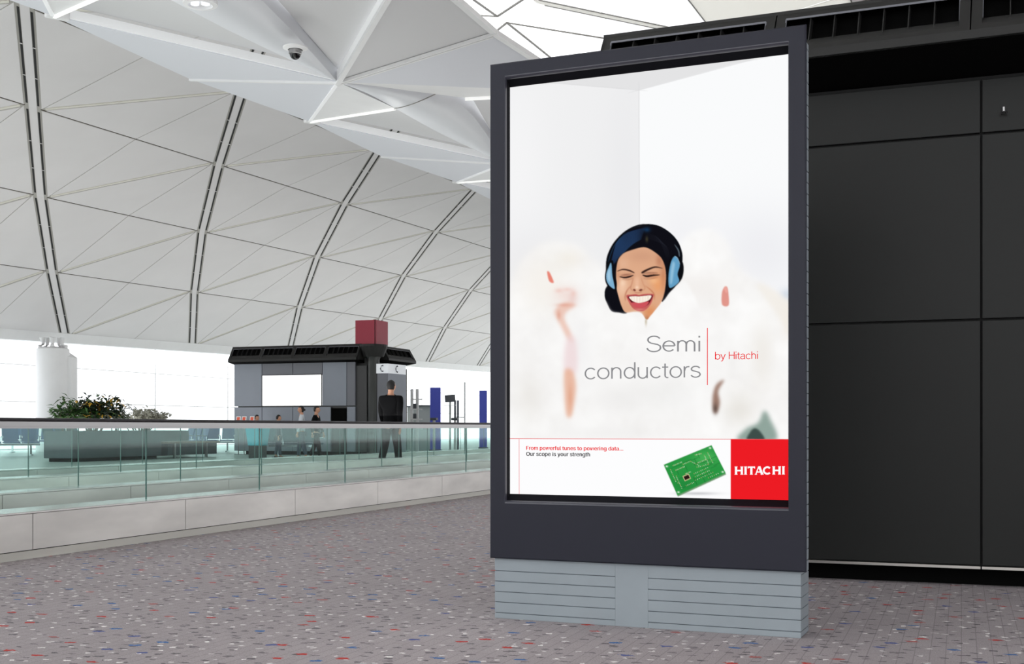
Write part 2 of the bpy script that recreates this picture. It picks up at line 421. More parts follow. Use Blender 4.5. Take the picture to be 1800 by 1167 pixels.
for k in range(-3, 6):
    s = VY * (k - 0)
    def S(*ps): return [Vector(p) + s for p in ps]
    up = Vector((0, 0, 1))
    # lens-shaped beam fairing between N1 and N2
    l, c, r = lerp_curve(Lc, 12), lerp_curve(Cc_, 12), lerp_curve(Rc, 12)
    vs = []; fs = []; n = 13
    for a in range(13):
        L_, C_, R_ = l[a], c[a], r[a]
        row = []
        for q in range(9):
            t = q / 8; row.append(L_ * (1 - t) ** 2 + C_ * 1.0 * 2 * t * (1 - t) + R_ * t * t)
        row.append(R_ + up * .5); row.append(L_ + up * .5)
        vs += [p + s for p in row]
    w = 11
    for a in range(12):
        for q in range(w): fs.append((a * w + q, a * w + (q + 1) % w, (a + 1) * w + (q + 1) % w, (a + 1) * w + q))
    obj('beam_fairing', MB().add(vs, fs), M['tube'], spine, smooth=True)
    jt = MB()
    for a in (6,):
        pts = []
        for q in range(9):
            t = q / 8; pts.append(l[a] * (1 - t) ** 2 + c[a] * 2 * t * (1 - t) + r[a] * t * t - up * .004 + s)
        jt.tube(pts, .012, 5)
    obj('fairing_joint', jt, M['line'], spine)
    obj('fascia_panel', MB().slab(S(T0, N1, E_l), .06, d=up), M['fascia'], spine)
    obj('fascia_panel', MB().slab(S(E_l, N1, T1), .06, d=up), M['fascia'], spine)
    obj('fascia_panel', MB().slab(S(T0r, E_r, N1), .06, d=up), M['spine'], spine)
    obj('fascia_panel', MB().slab(S(E_r, T1r, N1), .06, d=up), M['fascia'], spine)
    obj('reflector_panel', MB().slab(S(N1, T1, M_l), .06, d=up), M['white'], spine)
    obj('reflector_panel', MB().slab([p + up * .25 for p in S(T1, N2, M_l)], .06, d=up), M['spine'], spine)
    obj('reflector_panel', MB().slab(S(N1, T1r, M_r), .06, d=up), M['white'], spine)
    obj('reflector_panel', MB().slab([p + up * .25 for p in S(T1r, N2, M_r)], .06, d=up), M['spine'], spine)
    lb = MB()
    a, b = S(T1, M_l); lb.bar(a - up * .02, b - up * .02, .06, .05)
    obj('white_bar', lb, M['glow'], spine)
    a, b = S(T1r, M_r); obj('white_bar', MB().bar(a - up * .02, b - up * .02, .10, .06), M['glow'], spine)
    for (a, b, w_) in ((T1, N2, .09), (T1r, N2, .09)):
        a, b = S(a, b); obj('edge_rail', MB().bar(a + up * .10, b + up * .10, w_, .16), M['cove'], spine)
    a, b = S(N1, E_l); obj('edge_rail', MB().bar(a - up * .02, b - up * .02, .07, .05), M['white'], spine)
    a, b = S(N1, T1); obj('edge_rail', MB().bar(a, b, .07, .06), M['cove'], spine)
    a, b = S(N1, T0r); obj('edge_rail', MB().bar(a - up * .03, b - up * .03, .10, .07), M['white'], spine)
    a, b = S(N1, E_r); h = Vector((.07, -.07, 0))
    for q in (-1, 1): obj('edge_rail', MB().bar(a - up * .03 + h * q, b - up * .03 + h * q, .06, .06), M['white'], spine)
    for (a, b) in ((T0r, E_r), (E_r, T1r)):
        a, b = S(a, b); obj('edge_rail', MB().bar(a, b, .12, .1), M['white'], spine)
    obj('tip_cap', MB().bar(S(T1)[0] + Vector((-.05, -.15, .05)), S(T1)[0] + Vector((.18, .2, .05)), .16, .2), M['white'], spine, bevel=.03)

for k in (-1, 0):                                          # lamps for the soft glow on the panels beside the bars
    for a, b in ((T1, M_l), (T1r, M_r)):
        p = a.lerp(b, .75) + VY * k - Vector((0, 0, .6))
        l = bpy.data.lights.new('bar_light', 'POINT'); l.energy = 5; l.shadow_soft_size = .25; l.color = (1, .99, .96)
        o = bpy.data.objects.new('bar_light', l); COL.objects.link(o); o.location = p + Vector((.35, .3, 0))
# downlight and camera dome under the beam
def fixture(p, r, kind):
    if kind == 'dome':
        d = empty('camera_dome', tuple(p), label='small black security camera dome under the white spine beam', cat='camera')
        obj('ring', MB().lathe([(r * 2.2, 0), (r * 2.2, -.02), (r * 1.3, -.05), (r * 1.25, 0)], p), M['white'], d, smooth=True)
        obj('housing', MB().lathe([(r * 1.15, -.04), (r * 1.15, -.12), (r, -.13)], p), M['alu'], d, smooth=True)
        obj('dome', MB().lathe([(r, -.12), (r * .92, -.12 - r * .4), (r * .7, -.12 - r * .75), (r * .35, -.12 - r * .95), (.01, -.12 - r)], p), M['dome'], d, smooth=True)
    else:
        d = empty('downlight', tuple(p), label='round recessed downlight in the spine beam near the top edge', cat='lamp')
        obj('ring', MB().lathe([(r, .03), (r, -.05), (r * .72, -.06), (r * .68, .0)], p), M['white'], d, smooth=True)
        for s in (-1, 1):
            q = p + Vector((s * r * .3, s * r * .1, 0))
            obj('lens', MB().lathe([(r * .25, 0), (r * .25, -.045), (r * .1, -.06)], q, 16), M['bulb'], d, smooth=True)
fixture(pz(519, 83, 7.72), .10, 'dome')
fixture(pz(352, 3, 7.76), .27, 'light')

# ------------------------------------------------------------------ glass facade with thin mullions
win = empty('window_1', (-37, 40, 0), kind='structure')
fr = MB()
for y in np.arange(6, 112, 6.3): fr.box((-37.03, y - .03, 0), (-36.97, y + .03, 5.2))
for z in (.05, 2.05, 3.6): fr.box((-37.02, 0, z - .02), (-36.98, 112, z + .02))
obj('window_frame', fr, M['white'], win)
obj('pane', MB().box((-37.012, 0, .05), (-37.0, 112, 7.0)), M['wglass'], win)

# ------------------------------------------------------------------ moving walkways
GJ = [6.84 + 1.772 * k for k in range(-5, 22)]       # glass joints
SJ = [7.16 + 1.87 * k for k in range(-5, 20)]        # cladding joints
Y0, Y1 = GJ[0], GJ[-1]
def walkway(xa, xb, label):
    """xa: outer face towards the camera, xb: outer face of the far balustrade"""
    root = empty('moving_walkway', (xa, Y0, 0), label=label, cat='moving walkway')
    for (xo, sgn) in ((xa, -1), (xb, 1)):
        xi = xo + sgn * .36; lo, hi = min(xo, xi), max(xo, xi)
        # cladding sheets, one per joint pitch
        js = [j for j in SJ if Y0 < j < Y1]; js = [Y0] + js + [Y1]
        for a, b in zip(js, js[1:]):
            obj('cladding_sheet', MB().box((lo, a + .004, .065), (hi, b - .004, .325)), M['steel'], root)
        obj('plinth', MB().box((lo + .008, Y0, 0), (hi - .008, Y1, .058)), M['steel2'], root)
        obj('skirt_core', MB().box((lo + .02, Y0, .02), (hi - .02, Y1, .32)), M['black'], root)
        obj('deck', MB().box((lo - .004, Y0, .327), (hi + .004, Y1, .343)), M['deck'], root, bevel=.003)
        xg = xo + sgn * .10
        for a, b in zip(GJ, GJ[1:]):
            g = MB().box((xg - .006, a + .003, .345), (xg + .006, b - .003, .95), 0)
            g.m[2] = 1; g.m[4] = 1
            obj('glass_panel', g, [M['glass'], M['glass_edge']], root)
        obj('rail_profile', MB().box((xg - .022, Y0, .945), (xg + .022, Y1, .957)).box((xg - .03, Y0, .9615), (xg + .03, Y1, .996)).box((xg - .02, Y0, .953), (xg + .02, Y1, .965)), M['alu'], root)
        obj('handrail', MB().box((xg - .04, Y0, .997), (xg + .04, Y1, 1.024)), M['rubber'], root, bevel=.012)
    a, b = sorted((xa - .36, xb + .36))
    obj('belt', MB().box((a, Y0, .02), (b, Y1, .05)), M['belt'], root)
    return root
walkway(XW, -8.72, 'nearest moving walkway, steel-clad with green glass and a black handrail beside the carpet')
walkway(-10.75, -13.26, 'second moving walkway, seen through the glass of the nearest one')

# ------------------------------------------------------------------ the billboard
BB = empty('advertising_billboard', (-2.19, 5.71, 0), radians(-3.0),
           label='tall charcoal-framed backlit advertising billboard on a light grey ribbed base', cat='billboard')
WB = 1.512
pl = MB()
# ribbed base: slats with recessed grooves, plain strip in the middle of the front
zs = [0, .026, .079, .131, .183, .235, .31]
for a, b in zip(zs, zs[1:]):
    g = .0035
    pl.box((0, 0, a + (g if a else 0)), (.632, .012, b)); pl.box((.796, 0, a + (g if a else 0)), (WB, .012, b))
pl.box((.632, 0, 0), (.796, .012, .31))
obj('base_front', pl, M['grey'], BB, local=True, bevel=.0015)
sds = [MB(), MB()]; z = 0
while z < 2.72:
    z2 = min(z + (.0515 if z else .026), 2.735)
    for sd, (x0, x1) in zip(sds, ((0, .03), (WB - .03, WB))): sd.box((x0, .0125 if z < .29 else -.012, z + .0035), (x1, .204, z2))
    z = z2
for sd in sds: obj('ribbed_side', sd, M['grey'], BB, local=True, bevel=.0015)
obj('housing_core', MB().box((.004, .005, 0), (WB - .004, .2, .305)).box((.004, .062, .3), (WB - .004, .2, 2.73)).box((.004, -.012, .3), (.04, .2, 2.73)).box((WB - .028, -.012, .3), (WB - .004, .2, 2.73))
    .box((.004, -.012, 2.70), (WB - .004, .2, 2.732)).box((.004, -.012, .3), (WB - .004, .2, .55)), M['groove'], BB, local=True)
# front frame: plate with rounded opening
fx0, fx1, fz0, fz1 = -.0136, 1.540, .302, 2.760
ox0, ox1, oz0, oz1 = .068, 1.463, .576, 2.694
fp = MB(); yF, yB = -.030, -.013
def ringq(mb, o, i, yo, yi):
    (a0, a1, c0, c1), (b0, b1, d0, d1) = o, i
    O = [(a0, yo, c0), (a1, yo, c0), (a1, yo, c1), (a0, yo, c1)]; I = [(b0, yi, d0), (b1, yi, d0), (b1, yi, d1), (b0, yi, d1)]
    mb.add(O + I, [(k, (k + 1) % 4, (k + 1) % 4 + 4, k + 4) for k in range(4)])
e = .006
ringq(fp, (fx0, fx1, fz0, fz1), (fx0, fx1, fz0, fz1), yB, yF + e)
ringq(fp, (fx0, fx1, fz0, fz1), (fx0 + e, fx1 - e, fz0 + e, fz1 - e), yF + e, yF)
ringq(fp, (fx0 + e, fx1 - e, fz0 + e, fz1 - e), (ox0, ox1, oz0, oz1), yF, yF)
ringq(fp, (fx0, fx1, fz0, fz1), (ox0 - .01, ox1 + .01, oz0 - .01, oz1 + .01), yB, yB)
obj('front_frame', fp, M['frame'], BB, local=True)
lip_ = MB(); rv = MB(); last = (ox0, ox1, oz0, oz1); yl = yF
px0, px1, pz0, pz1 = .062, 1.4495, .6185, 2.657
for k in range(1, 7):                                     # rolled lip, then the sloping reveal
    t = k / 6 * pi / 2; r = .018
    dy = r * (1 - cos(t)); di = r * sin(t) * .8
    cur = (ox0 + di * .2, ox1 - di * .2, oz0 + di, oz1 - di); ringq(lip_, last, cur, yl, yF + dy); last = cur; yl = yF + dy
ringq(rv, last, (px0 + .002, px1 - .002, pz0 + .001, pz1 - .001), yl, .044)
obj('lip', lip_, M['lip'], BB, local=True, smooth=False)
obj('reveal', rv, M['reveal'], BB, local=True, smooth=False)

# ---- poster artwork painted into vertex colours (a flat print, lit from behind)
QP = np.array([(897, 154), (1386, 94), (1387, 880), (895, 868)], float)   # TL TR BR BL in the traced layout
def homography(dst):
    src = np.array([(0, 0), (1, 0), (1, 1), (0, 1)], float); A = []; b = []
    for (u, v), (x, y) in zip(src, dst):
        A.append([u, v, 1, 0, 0, 0, -x * u, -x * v]); b.append(x); A.append([0, 0, 0, u, v, 1, -y * u, -y * v]); b.append(y)
    return np.append(np.linalg.solve(np.array(A), np.array(b)), 1).reshape(3, 3)
HM = homography(QP); HI = np.linalg.inv(HM)
def p2l(px, py, y=.0435):
    q = HI @ np.array([px, py, 1.0]); u, v = q[0] / q[2], q[1] / q[2]
    return (px0 + u * (px1 - px0), y, pz1 - v * (pz1 - pz0))
CX, CY, SS = 885, 85, 2
CW, CH = (1400 - CX) * SS, (890 - CY) * SS
cv = np.zeros((CH, CW, 3)) + 246.0
gy, gx = np.mgrid[0:CH, 0:CW].astype(float); PX = CX + (gx + .5) / SS; PY = CY + (gy + .5) / SS
def blur(m, s):
    s *= SS
    if s < .4: return m
    r = int(3 * s) + 1; k = np.exp(-.5 * (np.arange(-r, r + 1) / s) ** 2); k /= k.sum()
    if min(m.shape) < 3: return m
    def conv(a):
        n = a.shape[0]; P = np.pad(a, ((r, r), (0, 0)), 'edge'); L = 1
        while L < P.shape[0] + 2 * r + 1: L *= 2
        F = np.fft.rfft(P, L, axis=0) * np.fft.rfft(k, L)[:, None]
        return np.fft.irfft(F, L, axis=0)[2 * r:2 * r + n]
    return conv(conv(m).T).T
def smoothpoly(p, n=6):
    p = np.array(p, float); N = len(p); out = []
    for i in range(N):
        p0, p1, p2, p3 = p[i - 1], p[i], p[(i + 1) % N], p[(i + 2) % N]
        for u in np.arange(n) / n:
            out.append(.5 * ((2 * p1) + (p2 - p0) * u + (2 * p0 - 5 * p1 + 4 * p2 - p3) * u * u + (3 * p1 - p0 - 3 * p2 + p3) * u ** 3))
    return np.array(out)
def polymask(pts, sm=True):
    p = smoothpoly(pts) if sm else np.array(pts, float)
    q = np.stack([(p[:, 0] - CX) * SS, (p[:, 1] - CY) * SS], 1)
    x0, y0 = np.floor(q.min(0)).astype(int) - 1; x1, y1 = np.ceil(q.max(0)).astype(int) + 2
    x0 = max(x0, 0); y0 = max(y0, 0); x1 = min(x1, CW); y1 = min(y1, CH)
    m = np.zeros((CH, CW))
    if x1 <= x0 or y1 <= y0: return m
    sub = np.zeros((y1 - y0, x1 - x0))
    for oy in (.25, .75):
        for ox in (.25, .75):
            Y, X = np.mgrid[y0:y1, x0:x1]; X = X + ox; Y = Y + oy; ins = np.zeros(X.shape, bool)
            for (ax, ay), (bx, by) in zip(q, np.roll(q, -1, 0)):
                if ay == by: continue
                ins ^= ((ay > Y) != (by > Y)) & (X < (bx - ax) * (Y - ay) / (by - ay) + ax)
            sub += ins * .25
    m[y0:y1, x0:x1] = sub
    return m
def paint(m, col, a=1.0):
    global cv
    cv = cv * (1 - m[..., None] * a) + np.array(col, float) * m[..., None] * a
def bl(m, s):
    ys, xs = np.nonzero(m > .002)
    if len(ys) == 0: return m
    r = int(3.2 * s * SS) + 2
    y0, y1 = max(ys.min() - r, 0), min(ys.max() + r, CH); x0, x1 = max(xs.min() - r, 0), min(xs.max() + r, CW)
    o = np.zeros_like(m); o[y0:y1, x0:x1] = blur(m[y0:y1, x0:x1], s); return o
def poly(pts, col, b=.3, a=1, sm=True, T=None, clip=None):
    if T: pts = [T(*p) for p in pts]
    m = bl(polymask(pts, sm), b)
    if clip is not None: m = m * clip
    paint(m, col, a); return m
def blob(cx, cy, rx, ry, col, a=1, T=None, sc=1, rot=0, clip=None):
    if T: cx, cy = T(cx, cy); rx /= sc; ry /= sc
    dx, dy = PX - cx, PY - cy; c_, s_ = cos(rot), sin(rot)
    m = np.exp(-((dx * c_ + dy * s_) / rx) ** 2 - ((-dx * s_ + dy * c_) / ry) ** 2)
    if clip is not None: m = m * clip
    paint(m, col, a)
def line(pts, w, col, b=.2, a=1, T=None, sc=1, clip=None):
    if T: pts = [T(*p) for p in pts]; w = [x / sc for x in w]
    pts = np.array(pts, float); q = []; r = []
    n = len(pts)
    d = np.gradient(pts, axis=0); d /= np.linalg.norm(d, axis=1)[:, None] + 1e-9
    nn = np.stack([-d[:, 1], d[:, 0]], 1); w = np.array(w if len(w) == n else [w[0]] * n)[:, None] / 2
    poly(list(pts + nn * w) + list((pts - nn * w)[::-1]), col, b, a, True, clip=clip)
T2 = lambda x, y: (890 + x / 2.847, 370 + y / 2.847)
T3 = lambda x, y: (890 + x / 3.529, 740 + y / 3.529)
T4 = lambda x, y: (1050 + x / 5.075, 370 + y / 5.075)
rng = np.random.RandomState(4)
# room corner behind the figure
poly([(880, 60), (1124, 60), (1124, 560), (880, 560)], (240, 240, 241), .5, sm=False)
blob(905, 300, 60, 200, (246, 246, 247), .8); blob(1100, 330, 40, 200, (234, 234, 236), .7)
poly([(1124, 60), (1400, 60), (1400, 560), (1124, 560)], (250, 251, 252), .5, sm=False)
poly([(880, 60), (1400, 60), (1386, 92), (1290, 112), (1123, 158), (985, 147), (880, 152)], (228, 228, 229), .7, sm=False)
poly([(880, 100), (1010, 100), (980, 148), (880, 158)], (240, 240, 240), 6, .8, sm=False)
line([(1123, 157), (1123.5, 280), (1124, 400)], [1.2], (216, 216, 218), .3, .8)
line([(985, 147), (1123, 158)], [1.2], (214, 214, 215), .3, .5); line([(1123, 158), (1300, 110)], [1.2], (214, 214, 215), .3, .5)
blob(930, 470, 60, 70, (232, 232, 235), .6); blob(1340, 440, 90, 80, (236, 236, 240), .8); blob(1200, 400, 60, 60, (240, 240, 243), .7)
blob(1384, 518, 14, 12, (206, 216, 228), .9); blob(1386, 545, 10, 10, (232, 214, 190), .7)
# foam cloud
nz = np.zeros((CH, CW))
for s_, a_ in ((4, 3), (11, 7), (26, 9)):
    t = rng.randn(CH // 8 + 2, CW // 8 + 2); t = np.kron(t, np.ones((8, 8)))[:CH, :CW]; t = blur(t, s_); nz += a_ * t / (t.std() + 1e-9)
foamc = np.stack([248 + nz * .20, 247 + nz * .22, 246 + nz * .23], -1)
fm = polymask([(885, 560), (905, 480), (935, 440), (965, 424), (1010, 428), (1035, 450), (1060, 470), (1085, 520), (1110, 540), (1150, 520), (1185, 470), (1200, 420), (1240, 400), (1275, 420), (1300, 470), (1345, 500), (1375, 530), (1392, 570), (1400, 890), (880, 890)])
fm = bl(fm, 5); cv = cv * (1 - fm[..., None]) + foamc * fm[..., None]
blob(1385, 560, 12, 30, (240, 232, 222), .7)
poly([(1330, 500), (1360, 508), (1400, 545), (1400, 600), (1372, 560)], (243, 238, 230), 4, .8)
for (x, y, rx, ry, c_, a_) in ((955, 500, 45, 50, (246, 242, 236), .9), (1000, 455, 25, 18, (240, 234, 224), .6), (930, 700, 25, 45, (232, 229, 224), .6), (1100, 700, 40, 24, (236, 235, 234), .6),
                               (1230, 505, 60, 30, (240, 236, 233), .7), (1340, 620, 20, 60, (236, 232, 226), .7), (1180, 690, 50, 30, (236, 236, 235), .5), (1020, 610, 20, 60, (238, 237, 238), .5), (1300, 720, 30, 30, (226, 222, 214), .6), (1060, 760, 80, 12, (238, 237, 236), .5)):
    blob(x, y, rx, ry, c_, a_)
# arms and hands showing through the foam
poly([(204, 305), (213, 303), (224, 322), (237, 356), (224, 358), (212, 345)], (232, 128, 112), .8, .95, T=T2)
blob(300, 420, 60, 45, (240, 212, 204), .55, T=T2, sc=2.847); blob(330, 440, 22, 30, (232, 196, 190), .5, T=T2, sc=2.847)
poly([(300, 455), (345, 470), (300, 505), (290, 540), (322, 610), (330, 660), (300, 630), (265, 560), (240, 510), (255, 480)], (234, 186, 168), 3.0, .75, T=T2)
poly([(300, 640), (345, 640), (352, 800), (290, 800)], (238, 214, 216), 4, .75, T=T2)
poly([(290, 800), (330, 800), (347, 880), (335, 980), (322, 1028), (300, 1025), (290, 930)], (232, 178, 152), 3.2, .85, T=T2)
for (x, y, rx_, ry_, cc, aa) in ((262, 398, 20, 12, (238, 190, 180), .5), (305, 392, 24, 10, (240, 198, 190), .5), (335, 412, 14, 16, (236, 190, 180), .5), (290, 470, 40, 10, (222, 150, 130), .45), (262, 520, 10, 24, (214, 140, 116), .4), (318, 930, 12, 60, (222, 158, 128), .5)):
    blob(x, y, rx_, ry_, cc, aa, T=T2, sc=2.847)
poly([(1080, 468), (1078, 410), (1090, 380), (1104, 378), (1111, 410), (1112, 470)], (224, 146, 134), .8, .95, T=T2)
poly([(1088, 385), (1098, 376), (1106, 392), (1100, 410)], (238, 170, 160), .6, .8, T=T2)
poly([(1090, 845), (1050, 870), (1032, 930), (1035, 1000), (1052, 1012), (1068, 960), (1060, 900)], (138, 100, 84), 2.6, .85, T=T2)
blob(1045, 990, 14, 26, (60, 50, 46), .5, T=T2, sc=2.847)
poly([(1160, 1150), (1200, 1090), (1260, 1060), (1290, 1000), (1320, 1040), (1350, 1150)], (126, 150, 140), 3.6, .85, T=T2)
poly([(1205, 1150), (1222, 1105), (1246, 1088), (1275, 1110), (1290, 1150)], (52, 68, 64), 1.5, .9, T=T2)
# the laughing woman with headphones
hairc = (15, 15, 22)
poly([(72, 690), (64, 760), (88, 830), (125, 893), (190, 905), (262, 908), (280, 800), (200, 640), (120, 640)], hairc, .5, T=T4)
poly([(78, 560), (80, 440), (120, 330), (200, 225), (300, 155), (420, 122), (520, 132), (620, 185), (700, 265), (742, 360), (752, 450), (735, 560), (700, 660), (640, 730), (592, 795), (555, 790), (400, 600), (170, 640), (110, 640)], hairc, .4, T=T4)
hm = polymask([T4(*p) for p in [(95, 480), (130, 340), (210, 235), (310, 165), (420, 135), (430, 260), (300, 330), (200, 400), (150, 470)]])
hm = bl(hm, .8)
for k in range(34):
    t = k / 33; x0, y0 = 415 - 30 * t, 150 + 105 * t; x1, y1 = 118 + 60 * t, 470 - 20 * t
    mx_, my_ = 190 + 70 * t, 235 + 110 * t
    col = (18 + 22 * (k % 3), 48 + 26 * ((k * 7) % 3), 88 + 34 * ((k * 5) % 3))
    line([(x0, y0), ((x0 + mx_) / 2 + 6, (y0 + my_) / 2 - 14), (mx_, my_), (x1, y1)], [2, 6, 8, 2], col, .35, .42, T=T4, sc=5.075, clip=hm)
blob(440, 165, 30, 22, (30, 90, 150), .5, T=T4, sc=5.075); blob(440, 250, 12, 26, (96, 92, 60), .55, T=T4, sc=5.075)
for k in range(12):
    line([(450, 200 + 4 * k), (540 + 6 * k, 240 + 6 * k), (610 + 3 * k, 400)], [1, 4, 1], (34, 36, 46), .3, .4, T=T4, sc=5.075)
face = [(166, 560), (172, 490), (190, 425), (235, 375), (310, 345), (400, 322), (455, 332), (520, 372), (570, 420), (600, 490), (610, 570), (606, 660), (592, 745), (566, 815), (520, 875), (470, 935), (438, 968), (405, 925), (380, 905), (320, 900), (250, 903), (215, 850), (190, 770), (170, 680)]
fmk = poly(face, (222, 170, 136), .5, T=T4)
blob(400, 400, 140, 60, (208, 156, 126), .8, T=T4, sc=5.075, clip=fmk); blob(215, 680, 60, 90, (240, 198, 168), .9, T=T4, sc=5.075, clip=fmk)
blob(540, 650, 60, 90, (234, 160, 106), .85, T=T4, sc=5.075, clip=fmk); blob(590, 560, 28, 150, (190, 120, 84), .6, T=T4, sc=5.075, clip=fmk)
blob(470, 900, 60, 60, (222, 142, 90), .8, T=T4, sc=5.075, clip=fmk); blob(225, 640, 26, 30, (248, 214, 186), .7, T=T4, sc=5.075, clip=fmk)
blob(500, 620, 40, 26, (246, 190, 140), .7, T=T4, sc=5.075, clip=fmk); blob(230, 470, 50, 50, (228, 182, 152), .6, T=T4, sc=5.075, clip=fmk)
blob(550, 440, 30, 60, (180, 116, 88), .6, T=T4, sc=5.075, clip=fmk); blob(440, 955, 22, 24, (170, 96, 60), .5, T=T4, sc=5.075, clip=fmk)
blob(185, 560, 14, 120, (206, 150, 116), .6, T=T4, sc=5.075, clip=fmk)
# eyes screwed up with laughing, brows
blob(260, 575, 58, 22, (178, 118, 92), .7, T=T4, sc=5.075); blob(480, 570, 66, 24, (172, 112, 86), .7, T=T4, sc=5.075)
line([(178, 535), (225, 520), (280, 528), (325, 548)], [4, 12, 14, 8], (56, 34, 30), .45, .9, T=T4, sc=5.075)
line([(398, 548), (450, 520), (515, 498), (575, 508)], [16, 17, 12, 4], (44, 26, 24), .45, .95, T=T4, sc=5.075)
line([(200, 585), (240, 592), (280, 586), (318, 572)], [6, 14, 14, 6], (34, 20, 20), .35, .95, T=T4, sc=5.075)
line([(405, 570), (440, 580), (495, 572), (550, 568)], [8, 16, 14, 5], (30, 18, 18), .35, .95, T=T4, sc=5.075)
line([(212, 572), (250, 566), (300, 560)], [4, 6, 4], (120, 76, 60), .5, .6, T=T4, sc=5.075); line([(415, 555), (460, 548), (530, 550)], [4, 6, 4], (110, 70, 56), .5, .6, T=T4, sc=5.075)
line([(225, 608), (270, 612), (312, 600)], [3, 5, 3], (150, 92, 70), .6, .6, T=T4, sc=5.075); line([(415, 602), (470, 604), (530, 592)], [3, 5, 3], (160, 96, 66), .6, .6, T=T4, sc=5.075)
# nose
blob(352, 640, 22, 60, (238, 190, 160), .8, T=T4, sc=5.075); blob(352, 680, 16, 14, (250, 216, 190), .8, T=T4, sc=5.075)
line([(318, 600), (305, 650), (296, 690), (318, 712)], [4, 6, 6, 4], (176, 108, 84), .8, .7, T=T4, sc=5.075)
line([(392, 600), (408, 650), (424, 686), (404, 708)], [4, 5, 6, 4], (184, 112, 80), .8, .6, T=T4, sc=5.075)
poly([(316, 700), (330, 694), (342, 706), (330, 714)], (104, 48, 40), .5, .9, T=T4); poly([(368, 706), (386, 694), (402, 700), (386, 714)], (104, 48, 40), .5, .9, T=T4)
line([(330, 722), (360, 728), (395, 720)], [4, 7, 4], (176, 104, 82), .7, .7, T=T4, sc=5.075)
line([(296, 668), (262, 710), (246, 760), (250, 800)], [3, 9, 9, 3], (176, 104, 80), .8, .75, T=T4, sc=5.075)
line([(430, 668), (478, 706), (506, 745), (506, 790)], [3, 9, 9, 3], (182, 104, 72), .8, .75, T=T4, sc=5.075)
# mouth
poly([(256, 752), (300, 744), (345, 740), (368, 748), (400, 740), (450, 736), (500, 740), (494, 778), (474, 828), (438, 872), (398, 892), (352, 888), (308, 858), (276, 806)], (196, 96, 92), .4, T=T4)
poly([(270, 762), (320, 757), (370, 760), (430, 752), (490, 750), (478, 792), (450, 834), (400, 858), (352, 856), (310, 824), (284, 790)], (92, 22, 30), .3, T=T4)
poly([(300, 818), (340, 812), (400, 812), (456, 806), (438, 842), (396, 862), (350, 860), (320, 842)], (206, 84, 92), .5, T=T4)
tm = poly([(282, 764), (330, 758), (370, 760), (430, 753), (480, 752), (466, 786), (430, 806), (370, 818), (325, 808), (296, 788)], (250, 240, 226), .3, T=T4)
for x in (306, 328, 352, 378, 404, 428, 450): line([(x, 752), (x - 1, 822)], [2.4], (206, 178, 160), .2, .6, T=T4, sc=5.075, clip=tm)
line([(272, 758), (320, 752), (370, 755), (430, 748), (492, 746)], [3, 4, 4, 4, 3], (150, 60, 64), .3, .8, T=T4, sc=5.075)
blob(375, 876, 50, 8, (224, 136, 128), .7, T=T4, sc=5.075)
# headphones
line([(86, 470), (98, 390), (150, 285), (240, 190), (340, 135), (430, 120), (540, 135), (640, 195), (710, 275), (745, 370), (748, 450)], [18, 16, 14, 12, 12, 12, 14, 16, 18, 20, 18], (10, 12, 18), .3, 1, T=T4, sc=5.075)
line([(100, 440), (150, 310), (240, 205)], [3, 4, 2], (40, 96, 140), .3, .7, T=T4, sc=5.075); line([(690, 300), (722, 350), (730, 400)], [4, 10, 6], (120, 140, 150), .5, .8, T=T4, sc=5.075)
poly([(122, 440), (92, 480), (68, 560), (72, 630), (108, 690), (160, 712), (172, 640), (150, 540), (140, 450)], (14, 15, 20), .4, T=T4)
poly([(122, 462), (98, 505), (78, 562), (82, 622), (110, 668), (152, 694), (146, 640), (132, 570)], (126, 176, 208), .4, T=T4)
poly([(108, 510), (90, 560), (94, 610), (112, 630), (112, 570)], (176, 210, 232), 1.2, .8, T=T4)
poly([(672, 385), (720, 400), (762, 460), (768, 540), (748, 610), (700, 665), (646, 708), (620, 640), (622, 530), (640, 440)], (12, 13, 18), .4, T=T4)
poly([(690, 400), (660, 440), (640, 520), (632, 610), (642, 682), (690, 664), (728, 622), (714, 560), (734, 480), (716, 420)], (98, 158, 196), .4, T=T4)
poly([(672, 450), (654, 530), (648, 640), (664, 640), (680, 540), (690, 470)], (158, 200, 224), 1.2, .8, T=T4)
line([(690, 402), (715, 420), (735, 470)], [3, 4, 3], (190, 205, 214), .3, .8, T=T4, sc=5.075)
# foam in front of the chin and hair
fr_ = bl(polymask([T4(*p) for p in [(-60, 1000), (0, 830), (60, 800), (110, 880), (150, 905), (240, 915), (330, 898), (385, 905), (410, 960), (436, 1012), (480, 960), (540, 880), (590, 810), (640, 745), (700, 690), (800, 640), (900, 1100), (0, 1100)]]), 2.2)
cv = cv * (1 - fr_[..., None]) + foamc * fr_[..., None]
blob(432, 985, 10, 34, (176, 160, 128), .6, T=T4, sc=5.075)
# white footer with the circuit board and the red square
strip_ = polymask([(880, 770), (1400, 771.6), (1400, 900), (880, 900)], False); paint(strip_, (253, 253, 254))
blob(1225, 867.5, 34, 2.6, (196, 196, 200), .85)
pcb = [(975, 270), (1272, 148), (1360, 322), (1060, 460)]
poly([(x + 3, y + 9) for x, y in pcb], (110, 150, 110), .5, sm=False, T=T3)
pm = poly(pcb, (42, 150, 66), .25, sm=False, T=T3)
A_, B_, C_, D_ = [np.array(T3(*p)) for p in pcb]
def pc(u, v): return (A_ * (1 - u) + B_ * u) * (1 - v) + (D_ * (1 - u) + C_ * u) * v
def pq(u, v, du, dv, col, b=.15, a=1): poly([pc(u, v), pc(u + du, v), pc(u + du, v + dv), pc(u, v + dv)], col, b, a, sm=False, clip=pm)
blob(*pc(.8, .3), 22, 12, (90, 190, 100), .6, clip=pm); blob(*pc(.2, .8), 20, 12, (30, 130, 58), .6, clip=pm)
